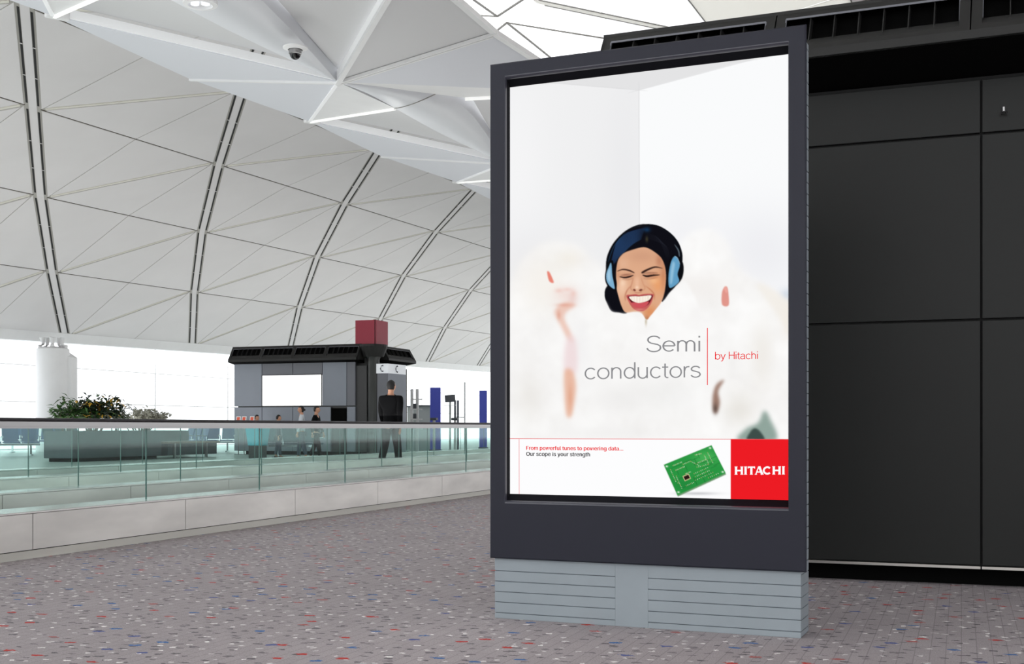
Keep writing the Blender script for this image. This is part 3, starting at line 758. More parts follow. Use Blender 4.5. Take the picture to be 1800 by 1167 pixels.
for (u, v) in ((.04, .08), (.95, .07), (.96, .93), (.04, .93)): blob(*pc(u, v), 2.6, 1.8, (176, 214, 170), .9); blob(*pc(u, v), 1.2, 1.0, (250, 250, 250), 1)
for k in range(26):
    u, v = rng.rand() * .8 + .08, rng.rand() * .8 + .08
    if rng.rand() < .5: pq(u, v, .12 + rng.rand() * .12, .014, (30, 108, 50), .2, .8)
    else: pq(u, v, .01, .12 + rng.rand() * .15, (30, 108, 50), .2, .8)
for (u, v, n, du, dv) in ((.15, .12, 9, .022, 0), (.16, .28, 9, .022, 0), (.34, .2, 7, .024, 0), (.07, .2, 8, 0, .055), (.62, .08, 7, .02, .005), (.86, .16, 8, 0, .05), (.78, .2, 7, 0, .05), (.5, .22, 6, .02, .04), (.6, .34, 8, .024, 0),
                           (.1, .66, 1, 0, 0), (.12, .45, 9, 0, .05), (.22, .84, 6, .03, 0), (.45, .6, 9, .035, 0), (.45, .7, 9, .035, 0), (.42, .8, 10, .04, 0), (.3, .5, 6, .02, 0), (.55, .45, 7, .035, .01), (.66, .9, 6, .04, 0)):
    for k in range(n): pq(u + k * du + rng.rand() * .004, v + k * dv, .012, .026, (226, 226, 206) if k % 3 else (200, 170, 120), .12)
pq(.235, .54, .13, .17, (214, 196, 150), .2); pq(.25, .565, .1, .12, (40, 26, 22), .2)
rx = polymask([(1284.5, 771.3), (1400, 771.7), (1400, 900), (1284.5, 900)], False); paint(rx, (237, 28, 36))
cv = np.clip(cv, 0, 254)
NU, NV = 500, 760
uu, vv = np.meshgrid(np.linspace(0, 1, NU), np.linspace(0, 1, NV)); q = np.stack([uu, vv, np.ones_like(uu)], -1) @ HM.T
sx = (q[..., 0] / q[..., 2] - CX) * SS - .5; sy = (q[..., 1] / q[..., 2] - CY) * SS - .5
x0_ = np.clip(sx.astype(int), 0, CW - 2); y0_ = np.clip(sy.astype(int), 0, CH - 2); fx_ = np.clip(sx - x0_, 0, 1)[..., None]; fy_ = np.clip(sy - y0_, 0, 1)[..., None]
smp = (cv[y0_, x0_] * (1 - fx_) + cv[y0_, x0_ + 1] * fx_) * (1 - fy_) + (cv[y0_ + 1, x0_] * (1 - fx_) + cv[y0_ + 1, x0_ + 1] * fx_) * fy_
smp = smp / 255; smp = np.where(smp <= .04045, smp / 12.92, ((smp + .055) / 1.055) ** 2.4)
vx = px0 + uu * (px1 - px0); vz = pz1 - vv * (pz1 - pz0)
co = np.stack([vx, np.full_like(vx, .045), vz], -1).reshape(-1, 3)
idx = np.arange(NU * NV).reshape(NV, NU); quads = np.stack([idx[:-1, :-1], idx[1:, :-1], idx[1:, 1:], idx[:-1, 1:]], -1).reshape(-1, 4)
me = bpy.data.meshes.new('poster'); me.vertices.add(len(co)); me.vertices.foreach_set('co', co.ravel())
me.loops.add(quads.size); me.loops.foreach_set('vertex_index', quads.ravel().astype(np.int32))
me.polygons.add(len(quads)); me.polygons.foreach_set('loop_start', np.arange(0, quads.size, 4, dtype=np.int32))
me.update(calc_edges=True)
ca = me.color_attributes.new('print', 'FLOAT_COLOR', 'POINT')
ca.data.foreach_set('color', np.concatenate([smp.reshape(-1, 3), np.ones((NU * NV, 1))], 1).ravel().astype(np.float32))
pm_ = bpy.data.materials.new('backlit_print'); pm_.use_nodes = True; N_ = pm_.node_tree.nodes; N_.clear()
at = N_.new('ShaderNodeVertexColor'); at.layer_name = 'print'; em = N_.new('ShaderNodeEmission'); em.inputs[1].default_value = 2 ** -EXPOSURE; ot = N_.new('ShaderNodeOutputMaterial')
pm_.node_tree.links.new(at.outputs[0], em.inputs[0]); pm_.node_tree.links.new(em.outputs[0], ot.inputs[0])
me.materials.append(pm_)
poster = bpy.data.objects.new('poster', me); COL.objects.link(poster); poster.parent = BB
# crisp rules and lettering
rd = (237, 28, 36); I_red, I_grey, I_black, I_white = print_mat('red_ink', rd), print_mat('grey_ink', (140, 140, 143)), print_mat('black_ink', (20, 20, 22)), print_mat('white_ink', (253, 253, 253))
I_red2 = print_mat('light_red_ink', (232, 92, 96))
def rule(a, b, w, m):
    a = Vector(p2l(*a)); b = Vector(p2l(*b)); d = (b - a).normalized(); n = Vector((-d.z, 0, d.x)) * w / 2
    obj('rule_line', MB().add([a - n, a + n, b + n, b - n], [(0, 1, 2, 3)]), m, poster, local=True)
rule((896, 770.2), (1386.5, 771.8), .0028, I_red2); rule((912, 771), (912, 868.3), .0022, I_red2); rule((1243.3, 575), (1243.3, 676), .0038, I_red)
FONT = None
for p in (bpy.utils.resource_path('LOCAL'), bpy.utils.resource_path('SYSTEM')):
    try:
        if p and FONT is None: FONT = bpy.data.fonts.load(p + '/datafiles/fonts/Inter.woff2')
    except Exception: FONT = None
def text(s, tl, br, m, off=0.0, name='lettering', space=1.0, refs=None):
    """lettering fitted into the traced box (top-left and bottom-right corner of its ink)"""
    cu = bpy.data.curves.new('t', 'FONT'); cu.body = s; cu.size = 1; cu.offset = off; cu.space_character = space
    if FONT: cu.font = FONT
    t = bpy.data.objects.new('t', cu); COL.objects.link(t)
    dg = bpy.context.evaluated_depsgraph_get(); me = bpy.data.meshes.new_from_object(t.evaluated_get(dg))
    bpy.data.objects.remove(t); bpy.data.curves.remove(cu)
    v = np.zeros(len(me.vertices) * 3); me.vertices.foreach_get('co', v); v = v.reshape(-1, 3)
    mn, mxx = v.min(0), v.max(0)
    out = np.zeros_like(v); U = (v[:, 0] - mn[0]) / (mxx[0] - mn[0]); Vv = (mxx[1] - v[:, 1]) / (mxx[1] - mn[1])
    a = p2l(*tl, y=.0425); b = p2l(*br, y=.0425)
    out[:, 0] = a[0] + U * (b[0] - a[0]); out[:, 1] = .0425; out[:, 2] = a[2] + Vv * (b[2] - a[2])
    me.vertices.foreach_set('co', out.ravel()); me.name = name; me.materials.clear(); me.materials.append(m)
    o = bpy.data.objects.new(name, me); COL.objects.link(o); o.parent = poster
    return o
# thin monoline letters drawn as ribbons: strokes in em units, x-height 1
def arc(cx, cy, rx, ry, a0, a1, n=16): return [(cx + rx * cos(radians(a0 + (a1 - a0) * k / n)), cy + ry * sin(radians(a0 + (a1 - a0) * k / n))) for k in range(n + 1)]
G = {
 'S': (.92, [arc(.45, 1.07, .37, .33, 20, 200, 18)[:] + [(.13, .88), (.28, .76), (.45, .71), (.66, .65), (.82, .52)] + arc(.44, .35, .41, .35, 10, -175, 18)]),
 'e': (.88, [[(.10, .52), (.80, .52)], arc(.45, .5, .355, .46, 3, 318, 30)]),
 'm': (1.28, [[(.12, 0), (.12, .98)], [(.12, .6)] + arc(.38, .66, .25, .32, 165, 0, 12) + [(.63, 0)], [(.63, .6)] + arc(.89, .66, .25, .32, 165, 0, 12) + [(1.14, 0)]]),
 'i': (.30, [[(.15, 0), (.15, .98)], [(.15, 1.26), (.15, 1.42)]]),
 'c': (.84, [arc(.45, .49, .36, .47, 40, 320, 28)]),
 'o': (.92, [arc(.46, .49, .37, .47, 0, 360, 36)]),
 'n': (.86, [[(.12, 0), (.12, .98)], [(.12, .6)] + arc(.42, .62, .29, .35, 165, 0, 14) + [(.71, 0)]]),
 'h': (.86, [[(.12, 0), (.12, 1.42)], [(.12, .6)] + arc(.42, .62, .29, .35, 165, 0, 14) + [(.71, 0)]]),
 'u': (.86, [[(.12, .98), (.12, .35)] + arc(.41, .35, .29, .35, 180, 345, 14), [(.71, 0), (.71, .98)]]),
 'd': (.92, [[(.80, 0), (.80, 1.42)], arc(.45, .49, .35, .47, 0, 360, 36)]),
 'b': (.92, [[(.12, 0), (.12, 1.42)], arc(.47, .49, .35, .47, 0, 360, 36)]),
 't': (.48, [[(.22, 1.26), (.22, .2), (.25, .08), (.34, .02), (.44, .02)], [(.02, .94), (.43, .94)]]),
 'r': (.50, [[(.12, 0), (.12, .98)], [(.12, .55), (.17, .8), (.28, .93), (.46, .95)]]),
 's': (.78, [arc(.38, .73, .28, .235, 15, 200, 14) + [(.16, .60), (.38, .52), (.60, .43)] + arc(.38, .25, .30, .24, 20, -170, 14)]),
 'y': (.78, [[(.04, .98), (.39, .04)], [(.74, .98), (.36, -.1), (.26, -.3), (.08, -.34)]]),
 'a': (.84, [arc(.40, .68, .29, .28, 165, 0, 12) + [(.69, .12), (.72, .02), (.80, .02)], [(.69, .58), (.35, .52)] + arc(.35, .27, .27, .25, 90, 270, 14) + [(.50, .05), (.63, .14), (.69, .30)]]),
 'H': (1.06, [[(.14, 0), (.14, 1.42)], [(.92, 0), (.92, 1.42)], [(.14, .76), (.92, .76)]]),
 ' ': (.42, []),
}
def ribbon(mb, pts, w, X):
    pts = [Vector((a, b)) for a, b in pts]; L_, R_ = [], []
    for k, p in enumerate(pts):
        d = (pts[min(k + 1, len(pts) - 1)] - pts[max(k - 1, 0)]).normalized(); n = Vector((-d.y, d.x)) * w / 2
        L_.append(X(p + n)); R_.append(X(p - n))
    n = len(pts); mb.add(L_ + R_, [(k, k + 1, n + k + 1, n + k) for k in range(n - 1)])
def lettering(s_, x0, x1, base, xh, w, m, slope=0.0):
    """monoline text whose ink spans x0..x1 (traced), sitting on base with x-height xh"""
    tot = sum(G[c][0] for c in s_) - .24; mb = MB(); x = -.12; k = (x1 - x0) / tot
    for c in s_:
        for st in G[c][1]:
            ribbon(mb, st, w, lambda p: p2l(x0 + (x + p.x) * k, base + slope * (x + p.x) * k - p.y * xh, y=.0425))
        x += G[c][0]
    return obj('lettering', mb, m, poster, local=True)
lettering('Semi', 1140, 1230, 617.0, 19.4, .108, I_grey, -.004)
lettering('conductors', 1029.5, 1230, 665.6, 20.0, .105, I_grey, -.018)
lettering('by Hitachi', 1257.5, 1332, 630.6, 9.4, .135, I_red, -.012)
for dx in (-.3, 0, .3):
    text('From powerful tunes to powering data...', (924.8 + dx, 783), (1095 + dx, 793.4), I_red)
    text('Our scope is your strength', (924.8 + dx, 793.4), (1036.5 + dx, 803.8), I_black)
# heavy wide capitals
mb = MB(); xx = 1291.2; by = lambda x: 834.2 - .004 * (x - 1291); ch = 14.4
def hv(x, pts, w): ribbon(mb, pts, w, lambda p: p2l(x + p.x, by(x) - p.y, y=.0425))
def stem(x, a, b=0, c=ch, w=3.9, serif=1.0): hv(x, [(a, b), (a, c)], w)
def Hc(x): stem(x, 2.4); stem(x, 12.6); hv(x, [(2.4, 7.2), (12.6, 7.2)], 2.6); [hv(x, [(a - 2.5, q), (a + 2.5, q)], 1.1) for a in (2.4, 12.6) for q in (.55, ch - .55)]
def Ic(x): stem(x, 2.2); [hv(x, [(-.3, q), (4.7, q)], 1.1) for q in (.55, ch - .55)]
def Tc(x): stem(x, 6.8); hv(x, [(.3, ch - 1.3), (13.3, ch - 1.3)], 2.6); hv(x, [(.9, ch - 3.6), (.9, ch)], 1.3); hv(x, [(12.7, ch - 3.6), (12.7, ch)], 1.3); hv(x, [(4.3, .55), (9.3, .55)], 1.1)
def Ac(x): hv(x, [(1.6, 0), (6.9, ch)], 2.0); hv(x, [(7.6, ch), (13.2, 0)], 4.2); hv(x, [(3.2, 4.6), (11, 4.6)], 2.0); hv(x, [(-.2, .55), (3.8, .55)], 1.1); hv(x, [(10.2, .55), (15.6, .55)], 1.1)
def Cc2(x): hv(x, arc(7.2, 7.2, 6.3, 5.8, 44, 316, 28), 3.2)
Hc(1291.6); Ic(1308.6); Tc(1314.2); Ac(1327.2); Cc2(1342.0); Hc(1358.2); Ic(1375.4)
obj('logo_lettering', mb, I_white, poster, local=True)

# ------------------------------------------------------------------ dark service kiosk behind the billboard (near) and its twin across the hall
def canopy(parent, org, rz, nmod, L, zb, hgt, depth, endl=True, endr=True, fins=6, soffit=.45):
    """run of sloping vent panels; org = left front bottom lip corner, x along the run, y inward"""
    R = Matrix.Translation(org) @ Matrix.Rotation(rz, 4, 'Z')
    lip = hgt * .17
    def P(x, t, inn=0):   # t 0..1 up the sloping face; inn = distance inward from the face
        return R @ Vector((x, depth * t + inn, zb + lip + (hgt - lip) * t))
    tot = nmod * L
    m = MB()
    m.slab([R @ Vector((0, 0, zb)), R @ Vector((tot, 0, zb)), R @ Vector((tot, 0, zb + lip)), R @ Vector((0, 0, zb + lip))], .03, d=R.to_3x3() @ Vector((0, 1, 0)))
    obj('lip', m, M['canopy'], parent)
    obj('soffit', MB().add([R @ Vector(v) for v in [(0.0, .0, zb), (tot, 0, zb), (tot, soffit, zb - .1 * hgt / .34), (0, soffit, zb - .1 * hgt / .34), (0, soffit, zb + .02), (tot, soffit, zb + .02), (tot, .0, zb + .01), (0, .0, zb + .01)]],
        [(0, 1, 2, 3), (3, 2, 5, 4), (4, 5, 6, 7), (0, 7, 6, 1), (0, 3, 4, 7), (1, 6, 5, 2)]), M['black'], parent)
    obj('canopy_core', MB().add([P(0.02, 0.03, .12), P(tot - .02, 0.03, .12), P(tot - .02, .97, .1), P(.02, .97, .1), P(.02, .97, soffit), P(tot - .02, .97, soffit), P(tot - .02, 0, soffit), P(.02, 0, soffit)],
        [(0, 1, 2, 3), (3, 2, 5, 4), (4, 5, 6, 7), (0, 7, 6, 1), (0, 3, 4, 7), (1, 6, 5, 2)]), M['black'], parent)
    f = MB(); ed = MB()
    nrm = R.to_3x3() @ Vector((0, 1, -depth / hgt)).normalized()
    def plate(x0, x1, t0, t1): f.slab([P(x0, t0), P(x1, t0), P(x1, t1), P(x0, t1)], .03, d=R.to_3x3() @ Vector((0, 1, 0)))
    for k in range(nmod):
        a, b = k * L, (k + 1) * L; mg = .055 * L
        plate(a + .004, b - .004, 0, .12); plate(a + .004, b - .004, .86, 1)
        plate(a + .004, a + mg, .12, .86); plate(b - mg, b - .004, .12, .86)
        # sloping sill and dividers inside the vent
        f.add([P(a + mg, .12), P(b - mg, .12), P(b - mg, .32, .05), P(a + mg, .32, .05)], [(0, 1, 2, 3)])
        ed.bar(P(a + mg, .85), P(b - mg, .85), .008, .012)
        ed.bar(P(a + mg, .3, .03), P(a + mg, .85, .0), .008); ed.bar(P(b - mg, .3, .03), P(b - mg, .85, 0), .008)
        for q in range(1, fins + 1):
            x = a + mg + (L - 2 * mg) * q / (fins + 1)
            f.add([P(x, .2, .03), P(x, .85, .015), P(x, .85, .10), P(x, .2, .10), P(x + .006, .2, .03), P(x + .006, .85, .015), P(x + .006, .85, .10), P(x + .006, .2, .10)],
                  [(0, 1, 2, 3), (7, 6, 5, 4), (0, 4, 5, 1), (1, 5, 6, 2), (2, 6, 7, 3), (3, 7, 4, 0)])
    obj('vent_fascia', f, M['canopy'], parent)
    obj('vent_trim', ed, M['kiosk2'], parent)
    # top plate and ends
    obj('canopy_top', MB().slab([P(0, 1), P(tot, 1), P(tot, 1, soffit), P(0, 1, soffit)], .02, d=(0, 0, 1)), M['canopy'], parent)
    for on, x, sg in ((endl, 0, 1), (endr, tot, -1)):
        if on:
            obj('end_cheek', MB().slab([R @ Vector((x, 0, zb)), R @ Vector((x, 0, zb + lip)), P(x, 1), P(x, 1, soffit), R @ Vector((x, soffit, zb - .1 * hgt / .34))], .025, d=R.to_3x3() @ Vector((sg, 0, 0))), M['canopy'], parent)

NK = empty('service_kiosk', (-1, 8, 0), radians(-1.1), label='dark charcoal panelled service kiosk with vented canopy, behind the billboard', cat='kiosk')
ynk = 7.83 - 8
seams_x = [-.98, 1.114, 2.91, 4.71, 6.51]      # local x (origin at X=-1)
rows = [(.125, 1.596), (1.596, 2.704), (2.704, 3.032)]
for a, b in zip(seams_x, seams_x[1:]):
    for (z0, z1) in rows:
        m = MB().box((a + .006, ynk, z0 + .006), (b - .006, ynk + .03, z1 - .006))
        obj('wall_panel', m, M['wallp'], NK, local=True, bevel=.003)
obj('core', MB().box((seams_x[0] + .01, ynk + .026, .115), (seams_x[-1], ynk + 2.4, 3.05)), M['wallj'], NK, local=True)
obj('toe_kick', MB().box((seams_x[0] + .05, ynk + .12, 0), (seams_x[-1], ynk + 2.3, .115)), M['black'], NK, local=True)
for a, b in zip(seams_x, seams_x[1:]):
    obj('edge_strip', MB().box((a + .004, ynk - .006, .108), (b - .004, ynk + .03, .124)), M['strip'], NK, local=True)
obj('side_wall', MB().box((seams_x[0], ynk + .03, .125), (seams_x[0] + .02, ynk + 2.4, 3.03)), M['wallp'], NK, local=True)
canopy(NK, Vector((-2.19, 7.47, 3.13)) - Vector((0, 0, 3.13 - 0)) * 1, radians(-2.9), 6, 1.12, 3.134, .345, .19, True, True, 6, .62)
# small coat hook on the top row of panels
hk = empty('wall_hook', (.245, 7.81, 2.80), label='small grey metal hook fixed to the upper dark wall panel', cat='hook')
P = Vector((.235, 7.80, 2.80))
obj('plate', MB().box((P.x - .006, P.y - .012, P.z + .01), (P.x + .006, P.y + .012, P.z + .05)), M['alu'], hk, bevel=.002)
obj('prong', MB().tube([P + Vector((0, -.01, .02)), P + Vector((-.012, -.03, 0)), P + Vector((-.016, -.045, .008))], .005, 8).tube([P + Vector((0, -.01, .02)), P + Vector((.012, -.03, 0)), P + Vector((.016, -.045, .008))], .005, 8), M['alu'], hk, smooth=True)

# far kiosk
KX0, KX1, KY0, KY1 = -24.5, -19.0, 37.8, 40.7
FK = empty('service_kiosk', (KX0, KY0, 0), label='far slate-grey service kiosk with a lit white panel and a crimson cube on its roof', cat='kiosk')
def kz(py, D=42.0): return CAMZ + (YH - py) / FPX * D
def kx(px, Y=KY0):
    r = ray(px, 752); return r.x / r.y * Y
xs = [kx(412), kx(424), kx(461), kx(515), kx(567), kx(610), kx(625)]
bz = .12
obj('core', MB().box((KX0 + .1, KY0 + .06, bz), (KX1 - .25, KY1, 3.1)), M['kdark'], FK)
for a, b, z0, z1, mm in ((xs[0], xs[2], kz(713), kz(634), 'kiosk'), (xs[2], xs[3], kz(656), kz(634), 'kiosk2'), (xs[3], xs[4], kz(656), kz(634), 'kiosk2'), (xs[4], xs[5], kz(713), kz(634), 'kiosk'),
                         (xs[5], xs[6], kz(713), kz(634), 'kiosk2'), (xs[0], xs[2], bz, kz(714), 'kiosk'), (xs[2], xs[3], bz, kz(714), 'kiosk'), (xs[3], kx(582), bz, kz(714), 'kiosk'), (kx(610), xs[6], bz, kz(714), 'kiosk')):
    obj('wall_panel', MB().box((a + .01, KY0 - .02, z0 + .01), (b - .01, KY0 + .06, z1 - .01)), M[mm], FK, bevel=.004)
sp = obj('lit_panel', MB().box((xs[2] + .02, KY0 - .03, kz(712)), (xs[4] - .02, KY0 + .03, kz(657))), M['screen'], FK)
obj('panel_rim', MB().box((xs[2], KY0 - .05, kz(713.2)), (xs[4], KY0 - .02, kz(712))).box((xs[2], KY0 - .05, kz(657)), (xs[4], KY0 - .02, kz(656))).box((xs[2], KY0 - .05, kz(713)), (xs[2] + .025, KY0 - .02, kz(656))).box((xs[4] - .025, KY0 - .05, kz(713)), (xs[4], KY0 - .02, kz(656))), M['kdark'], sp)
obj('counter_recess', MB().box((kx(582) + .02, KY0 - .02, kz(752)), (kx(610) - .02, KY0 + .05, kz(717))), M['black'], FK)
obj('toe_kick', MB().box((KX0 + .4, KY0 + .1, 0), (KX1 - .5, KY1 - .1, bz)), M['black'], FK)
obj('column', MB().lathe([(.21, 0), (.21, 3.3), (.30, 3.5)], (kx(655, KY0 + .2), KY0 + .25, 0), 28), M['ksteel'], FK, smooth=True)
obj('side_wall', MB().box((KX1 - .3, KY0 + .5, bz), (KX1 - .05, KY1, 3.1)), M['kdark'], FK)
cz0 = kz(629, 42)
canopy(FK, Vector((KX0 - .05, KY0 - .35, 0)), 0, 4, (kx(638) - KX0) / 4, 3.28, .55, .3, True, True, 5, 1.0)
canopy(FK, Vector((KX1 + .25, KY0 + .75, 0)), pi / 2, 1, 2.3, 3.3, .5, .25, True, True, 5, .9)
obj('roof_hub', MB().lathe([(.36, 3.4), (.5, 3.75), (.5, 3.82)], (kx(655, KY0 + .2), KY0 + .25, 0), 24).box((KX0 + .4, KY0 + .2, 3.1), (KX1 - .2, KY1 - .1, 3.72)), M['canopy'], FK)
cx = kx(659, KY0); cw = .75; z0, z1 = kz(604, 42), kz(562, 42)
obj('red_sign_panel', MB().box((cx - cw, KY0 + .0, z0), (cx - .02, KY0 + .04, z1)), M['red'], FK)
obj('red_sign_panel', MB().box((cx + .0, KY0 + .03, z0), (cx + .04, KY0 + .03 + cw * 1.2, z1)), M['red'], FK)
obj('red_sign_panel', MB().box((cx - cw, KY0 + cw, z0), (cx - .02, KY0 + cw + .04, z1)).box((cx - cw, KY0 + .04, z0), (cx - cw + .03, KY0 + cw, z1)), M['red'], FK)
obj('sign_post', MB().box((cx - .08, KY0 + .02, z0 - .3), (cx - .0, KY0 + .12, z1 + .01)).box((cx - cw, KY0 + .04, z1 - .02), (cx, KY0 + cw, z1)).box((cx - .5, KY0 + .3, 3.6), (cx - .3, KY0 + .5, z0)), M['kdark'], FK)
# telephone booth panel beside the column: white sign over grey screens
PB = empty('telephone_booth', (kx(690, KY0 + .9), KY0 + .5, 0), label='grey telephone booth with a white phone sign at the right end of the far kiosk', cat='telephone booth')
Yb = KY0 + .15; xa, xb, xc = kx(663, Yb), kx(682, Yb), kx(712, Yb + 1.2)
Db = 42.0; bzs = (kz(656), kz(639))
obj('screen', MB().box((xa, Yb, 0), (xb, Yb + .08, bzs[0])), M['kiosk2'], PB)
obj('screen', MB().slab([(xb, Yb, 0), (xc, Yb + 1.2, 0), (xc, Yb + 1.2, bzs[0]), (xb, Yb, bzs[0])], .08, d=(0, 1, 0)), M['kiosk'], PB)
sg = obj('sign', MB().box((xa - .02, Yb - .03, bzs[0]), (xb + .01, Yb + .1, bzs[1])).slab([(xb, Yb - .03, bzs[0]), (xc, Yb + 1.17, bzs[0]), (xc, Yb + 1.17, bzs[1]), (xb, Yb - .03, bzs[1])], .1, d=(0, 1, 0)), M['sign'], PB)
zc = (bzs[0] + bzs[1]) / 2
def handset(c, ux, s):
    c = Vector(c); ux = Vector(ux)
    pts = [c + ux * (.06 * s) + Vector((0, 0, .11 * s)), c + ux * (-.02 * s) + Vector((0, 0, .1 * s)), c + ux * (-.06 * s) + Vector((0, 0, 0)), c + ux * (-.02 * s) + Vector((0, 0, -.1 * s)), c + ux * (.06 * s) + Vector((0, 0, -.11 * s))]
    return MB().tube(pts, [.03 * s, .014 * s, .018 * s, .014 * s, .03 * s], 8)
obj('phone_symbol', handset(((xa + xb) / 2 - .01, Yb - .045, zc), (1, 0, 0), .9), M['ink'], sg)
d_ = Vector((xc - xb, 1.2, 0)).normalized(); mid = Vector((xb, Yb - .03, zc)).lerp(Vector((xc, Yb + 1.17, zc)), .5) + Vector((.03, -.03, 0))
obj('phone_symbol', handset(mid, d_, .9), M['ink'], sg)
# orange-red leaflets lined up along the counter below the lit panel
for k, px in enumerate((417, 427, 441)):
    x = kx(px, KY0 - .4)
    o = empty('leaflet_stand', (x, KY0 - .33, 0), label=['leftmost pinkish leaflet stand before the far kiosk', 'middle pinkish leaflet stand before the far kiosk', 'rightmost of three pinkish leaflet stands before the far kiosk'][k], cat='leaflet stand', group='leaflet stands before the far kiosk')
    obj('leaflet_board', MB().slab([(x - .09, KY0 - .35, 1.14), (x + .09, KY0 - .35, 1.14), (x + .09, KY0 - .31, 1.36), (x - .09, KY0 - .31, 1.36)], .01, d=(0, 1, 0)), M['white'], o)
    obj('leaflet', MB().slab([(x - .06, KY0 - .358, 1.17), (x + .06, KY0 - .358, 1.17), (x + .06, KY0 - .322, 1.33), (x - .06, KY0 - .322, 1.33)], .006, d=(0, 1, 0)), M['orange'], o)
    obj('post', MB().box((x - .015, KY0 - .335, .0), (x + .015, KY0 - .315, 1.15)), M['alu'], o)
    obj('foot', MB().box((x - .1, KY0 - .43, .0), (x + .1, KY0 - .23, .02)), M['alu'], o)

# ------------------------------------------------------------------ big white column under the eave
CB = Vector((-34.8, 40.3, 0)); CB.x = kx(93, 40.3); D_c = 49.0
def cz(py): return CAMZ + (YH - py) / FPX * D_c
col_ = empty('round_column', tuple(CB), label='thick round white column standing under the vault edge at the far left', cat='column')
R_c = .655
obj('shaft', MB().lathe([(R_c, 0), (R_c, cz(619)), (R_c * .96, cz(611)), (R_c * .86, cz(610)), (R_c * .86, cz(608.5))], CB, 48), M['white'], col_, smooth=True)
obj('collar', MB().lathe([(R_c * .88, cz(609.5)), (R_c * .88, cz(608.2)), (R_c * .3, cz(608.2))], CB, 48), M['alu'], col_)
obj('service_duct', MB().add([(CB.x + .25, CB.y - .1, 0), (CB.x + .72, CB.y + .2, 0), (CB.x + .72, CB.y + .6, 0), (CB.x + .2, CB.y + .6, 0), (CB.x + .25, CB.y - .1, cz(613)), (CB.x + .72, CB.y + .2, cz(626)), (CB.x + .72, CB.y + .6, cz(626)), (CB.x + .2, CB.y + .6, cz(613))],
    [(0, 3, 2, 1), (4, 5, 6, 7), (0, 1, 5, 4), (1, 2, 6, 5), (2, 3, 7, 6), (3, 0, 4, 7)]), M['white'], col_)
for k in range(5):
    a = 2 * pi * k / 5 - .9; b = Vector((cos(a), sin(a), 0))
    obj('bracket', MB().tube([CB + b * .55 + Vector((0, 0, cz(608.5))), CB + b * .38 + Vector((0, 0, cz(603))), CB + b * .42 + Vector((0, 0, 4.62))], [.10, .06, .12], 10), M['white'], col_, smooth=True)

# ------------------------------------------------------------------ planters and bushes
def leafbush(name, c, rx, ry, h, n, mats, seed, label, cat='plant', leaf=(.22, .05), zb=.85):
    r = random.Random(seed); c = Vector(c)
    root = empty(name, (c.x, c.y, zb), label=label, cat=cat)
    st = MB(); tips = []
    for k in range(max(5, n // 40)):
        a = r.uniform(0, 2 * pi); t = r.uniform(.3, 1); p = Vector((c.x + rx * t * cos(a), c.y + ry * t * sin(a), zb + h * r.uniform(.45, 1)))
        b = Vector((c.x + rx * .35 * cos(a) * t, c.y + ry * .35 * sin(a) * t, zb)); m = b.lerp(p, .5) + Vector((r.uniform(-.08, .08), r.uniform(-.08, .08), .08))
        st.tube([b, m, p], [.018, .013, .006], 5); tips += [p, m.lerp(p, .5), m]
    obj('stem', st, M['bench'], root)
    groups = [MB() for _ in mats]
    for k in range(n):
        tip = tips[r.randrange(len(tips))]; p = tip + Vector((r.gauss(0, .09), r.gauss(0, .09), r.gauss(0, .05)))
        a = r.uniform(0, 2 * pi); el = r.uniform(-.6, .9); L_ = leaf[0] * r.uniform(.6, 1.2); w = leaf[1] * r.uniform(.7, 1.3)
        d = Vector((cos(a) * cos(el), sin(a) * cos(el), sin(el))); s = d.cross(Vector((0, 0, 1))).normalized() * w; u = s.cross(d).normalized()
        q1 = p + d * L_ * .45; tp = p + d * L_ - Vector((0, 0, L_ * .25))
        groups[r.choices(range(len(mats)), [m[1] for m in mats])[0]].add([p, q1 + s + u * .01, tp, q1 - s + u * .01, q1 - u * .01], [(0, 1, 4), (1, 2, 4), (2, 3, 4), (3, 0, 4)])
    for g, m in zip(groups, mats):
        if g.f:
            o = obj('foliage', g, M[m[0]], root); o['kind'] = 'stuff'
    return root
def planter(x0, x1, y0, y1, h, label):
    root = empty('planter', ((x0 + x1) / 2, (y0 + y1) / 2, 0), label=label, cat='planter')
    obj('box', MB().box((x0, y0, .1), (x1, y1, h)), M['planter'], root, bevel=.01)
    obj('plinth', MB().box((x0 + .1, y0 + .1, 0), (x1 - .1, y1 - .1, .1)), M['black'], root)
    obj('soil', MB().box((x0 + .05, y0 + .05, h - .03), (x1 - .05, y1 - .05, h + .004)), M['soil'], root)
planter(-24.1, -23.1, 27.6, 31.6, .86, 'long dark planter behind the walkways, holding the green bushes')
planter(-27.2, -25.6, 33.0, 36.6, .86, 'dark planter under the pale silvery bush, beyond the long planter')
def yat(px, X):
    r = ray(px, 752); return (X, X * r.y / r.x, 0)
leafbush('green_bush', yat(113, -23.7), .34, .45, .62, 190, [('leaf', .9), ('leafd', .1)], 1, 'low bright green leafy plant at the left end of the planter', leaf=(.26, .045), zb=.87)
leafbush('green_bush', yat(127, -23.6), .25, .3, .98, 90, [('leaf', 1)], 5, 'tall bright green sprig with star-shaped leaves near the column', leaf=(.28, .04), zb=.87)
leafbush('dark_bush', yat(163, -23.6), .5, .95, 1.05, 950, [('leafd', .75), ('leaf', .12), ('leafy', .13)], 2, 'dark green bush with some yellow leaves in the planter', leaf=(.26, .05), zb=.87)
leafbush('sparse_bush', yat(200, -23.6), .45, .5, .8, 90, [('leafd', 1)], 3, 'sparse bush with thin dark leaves right of the dark one', leaf=(.3, .018), zb=.87)
leafbush('silvery_bush', yat(247, -26.4), .8, 1.7, .68, 1500, [('leafp', 1)], 4, 'pale silvery bush right of the dark green bush', leaf=(.17, .05), zb=.87)
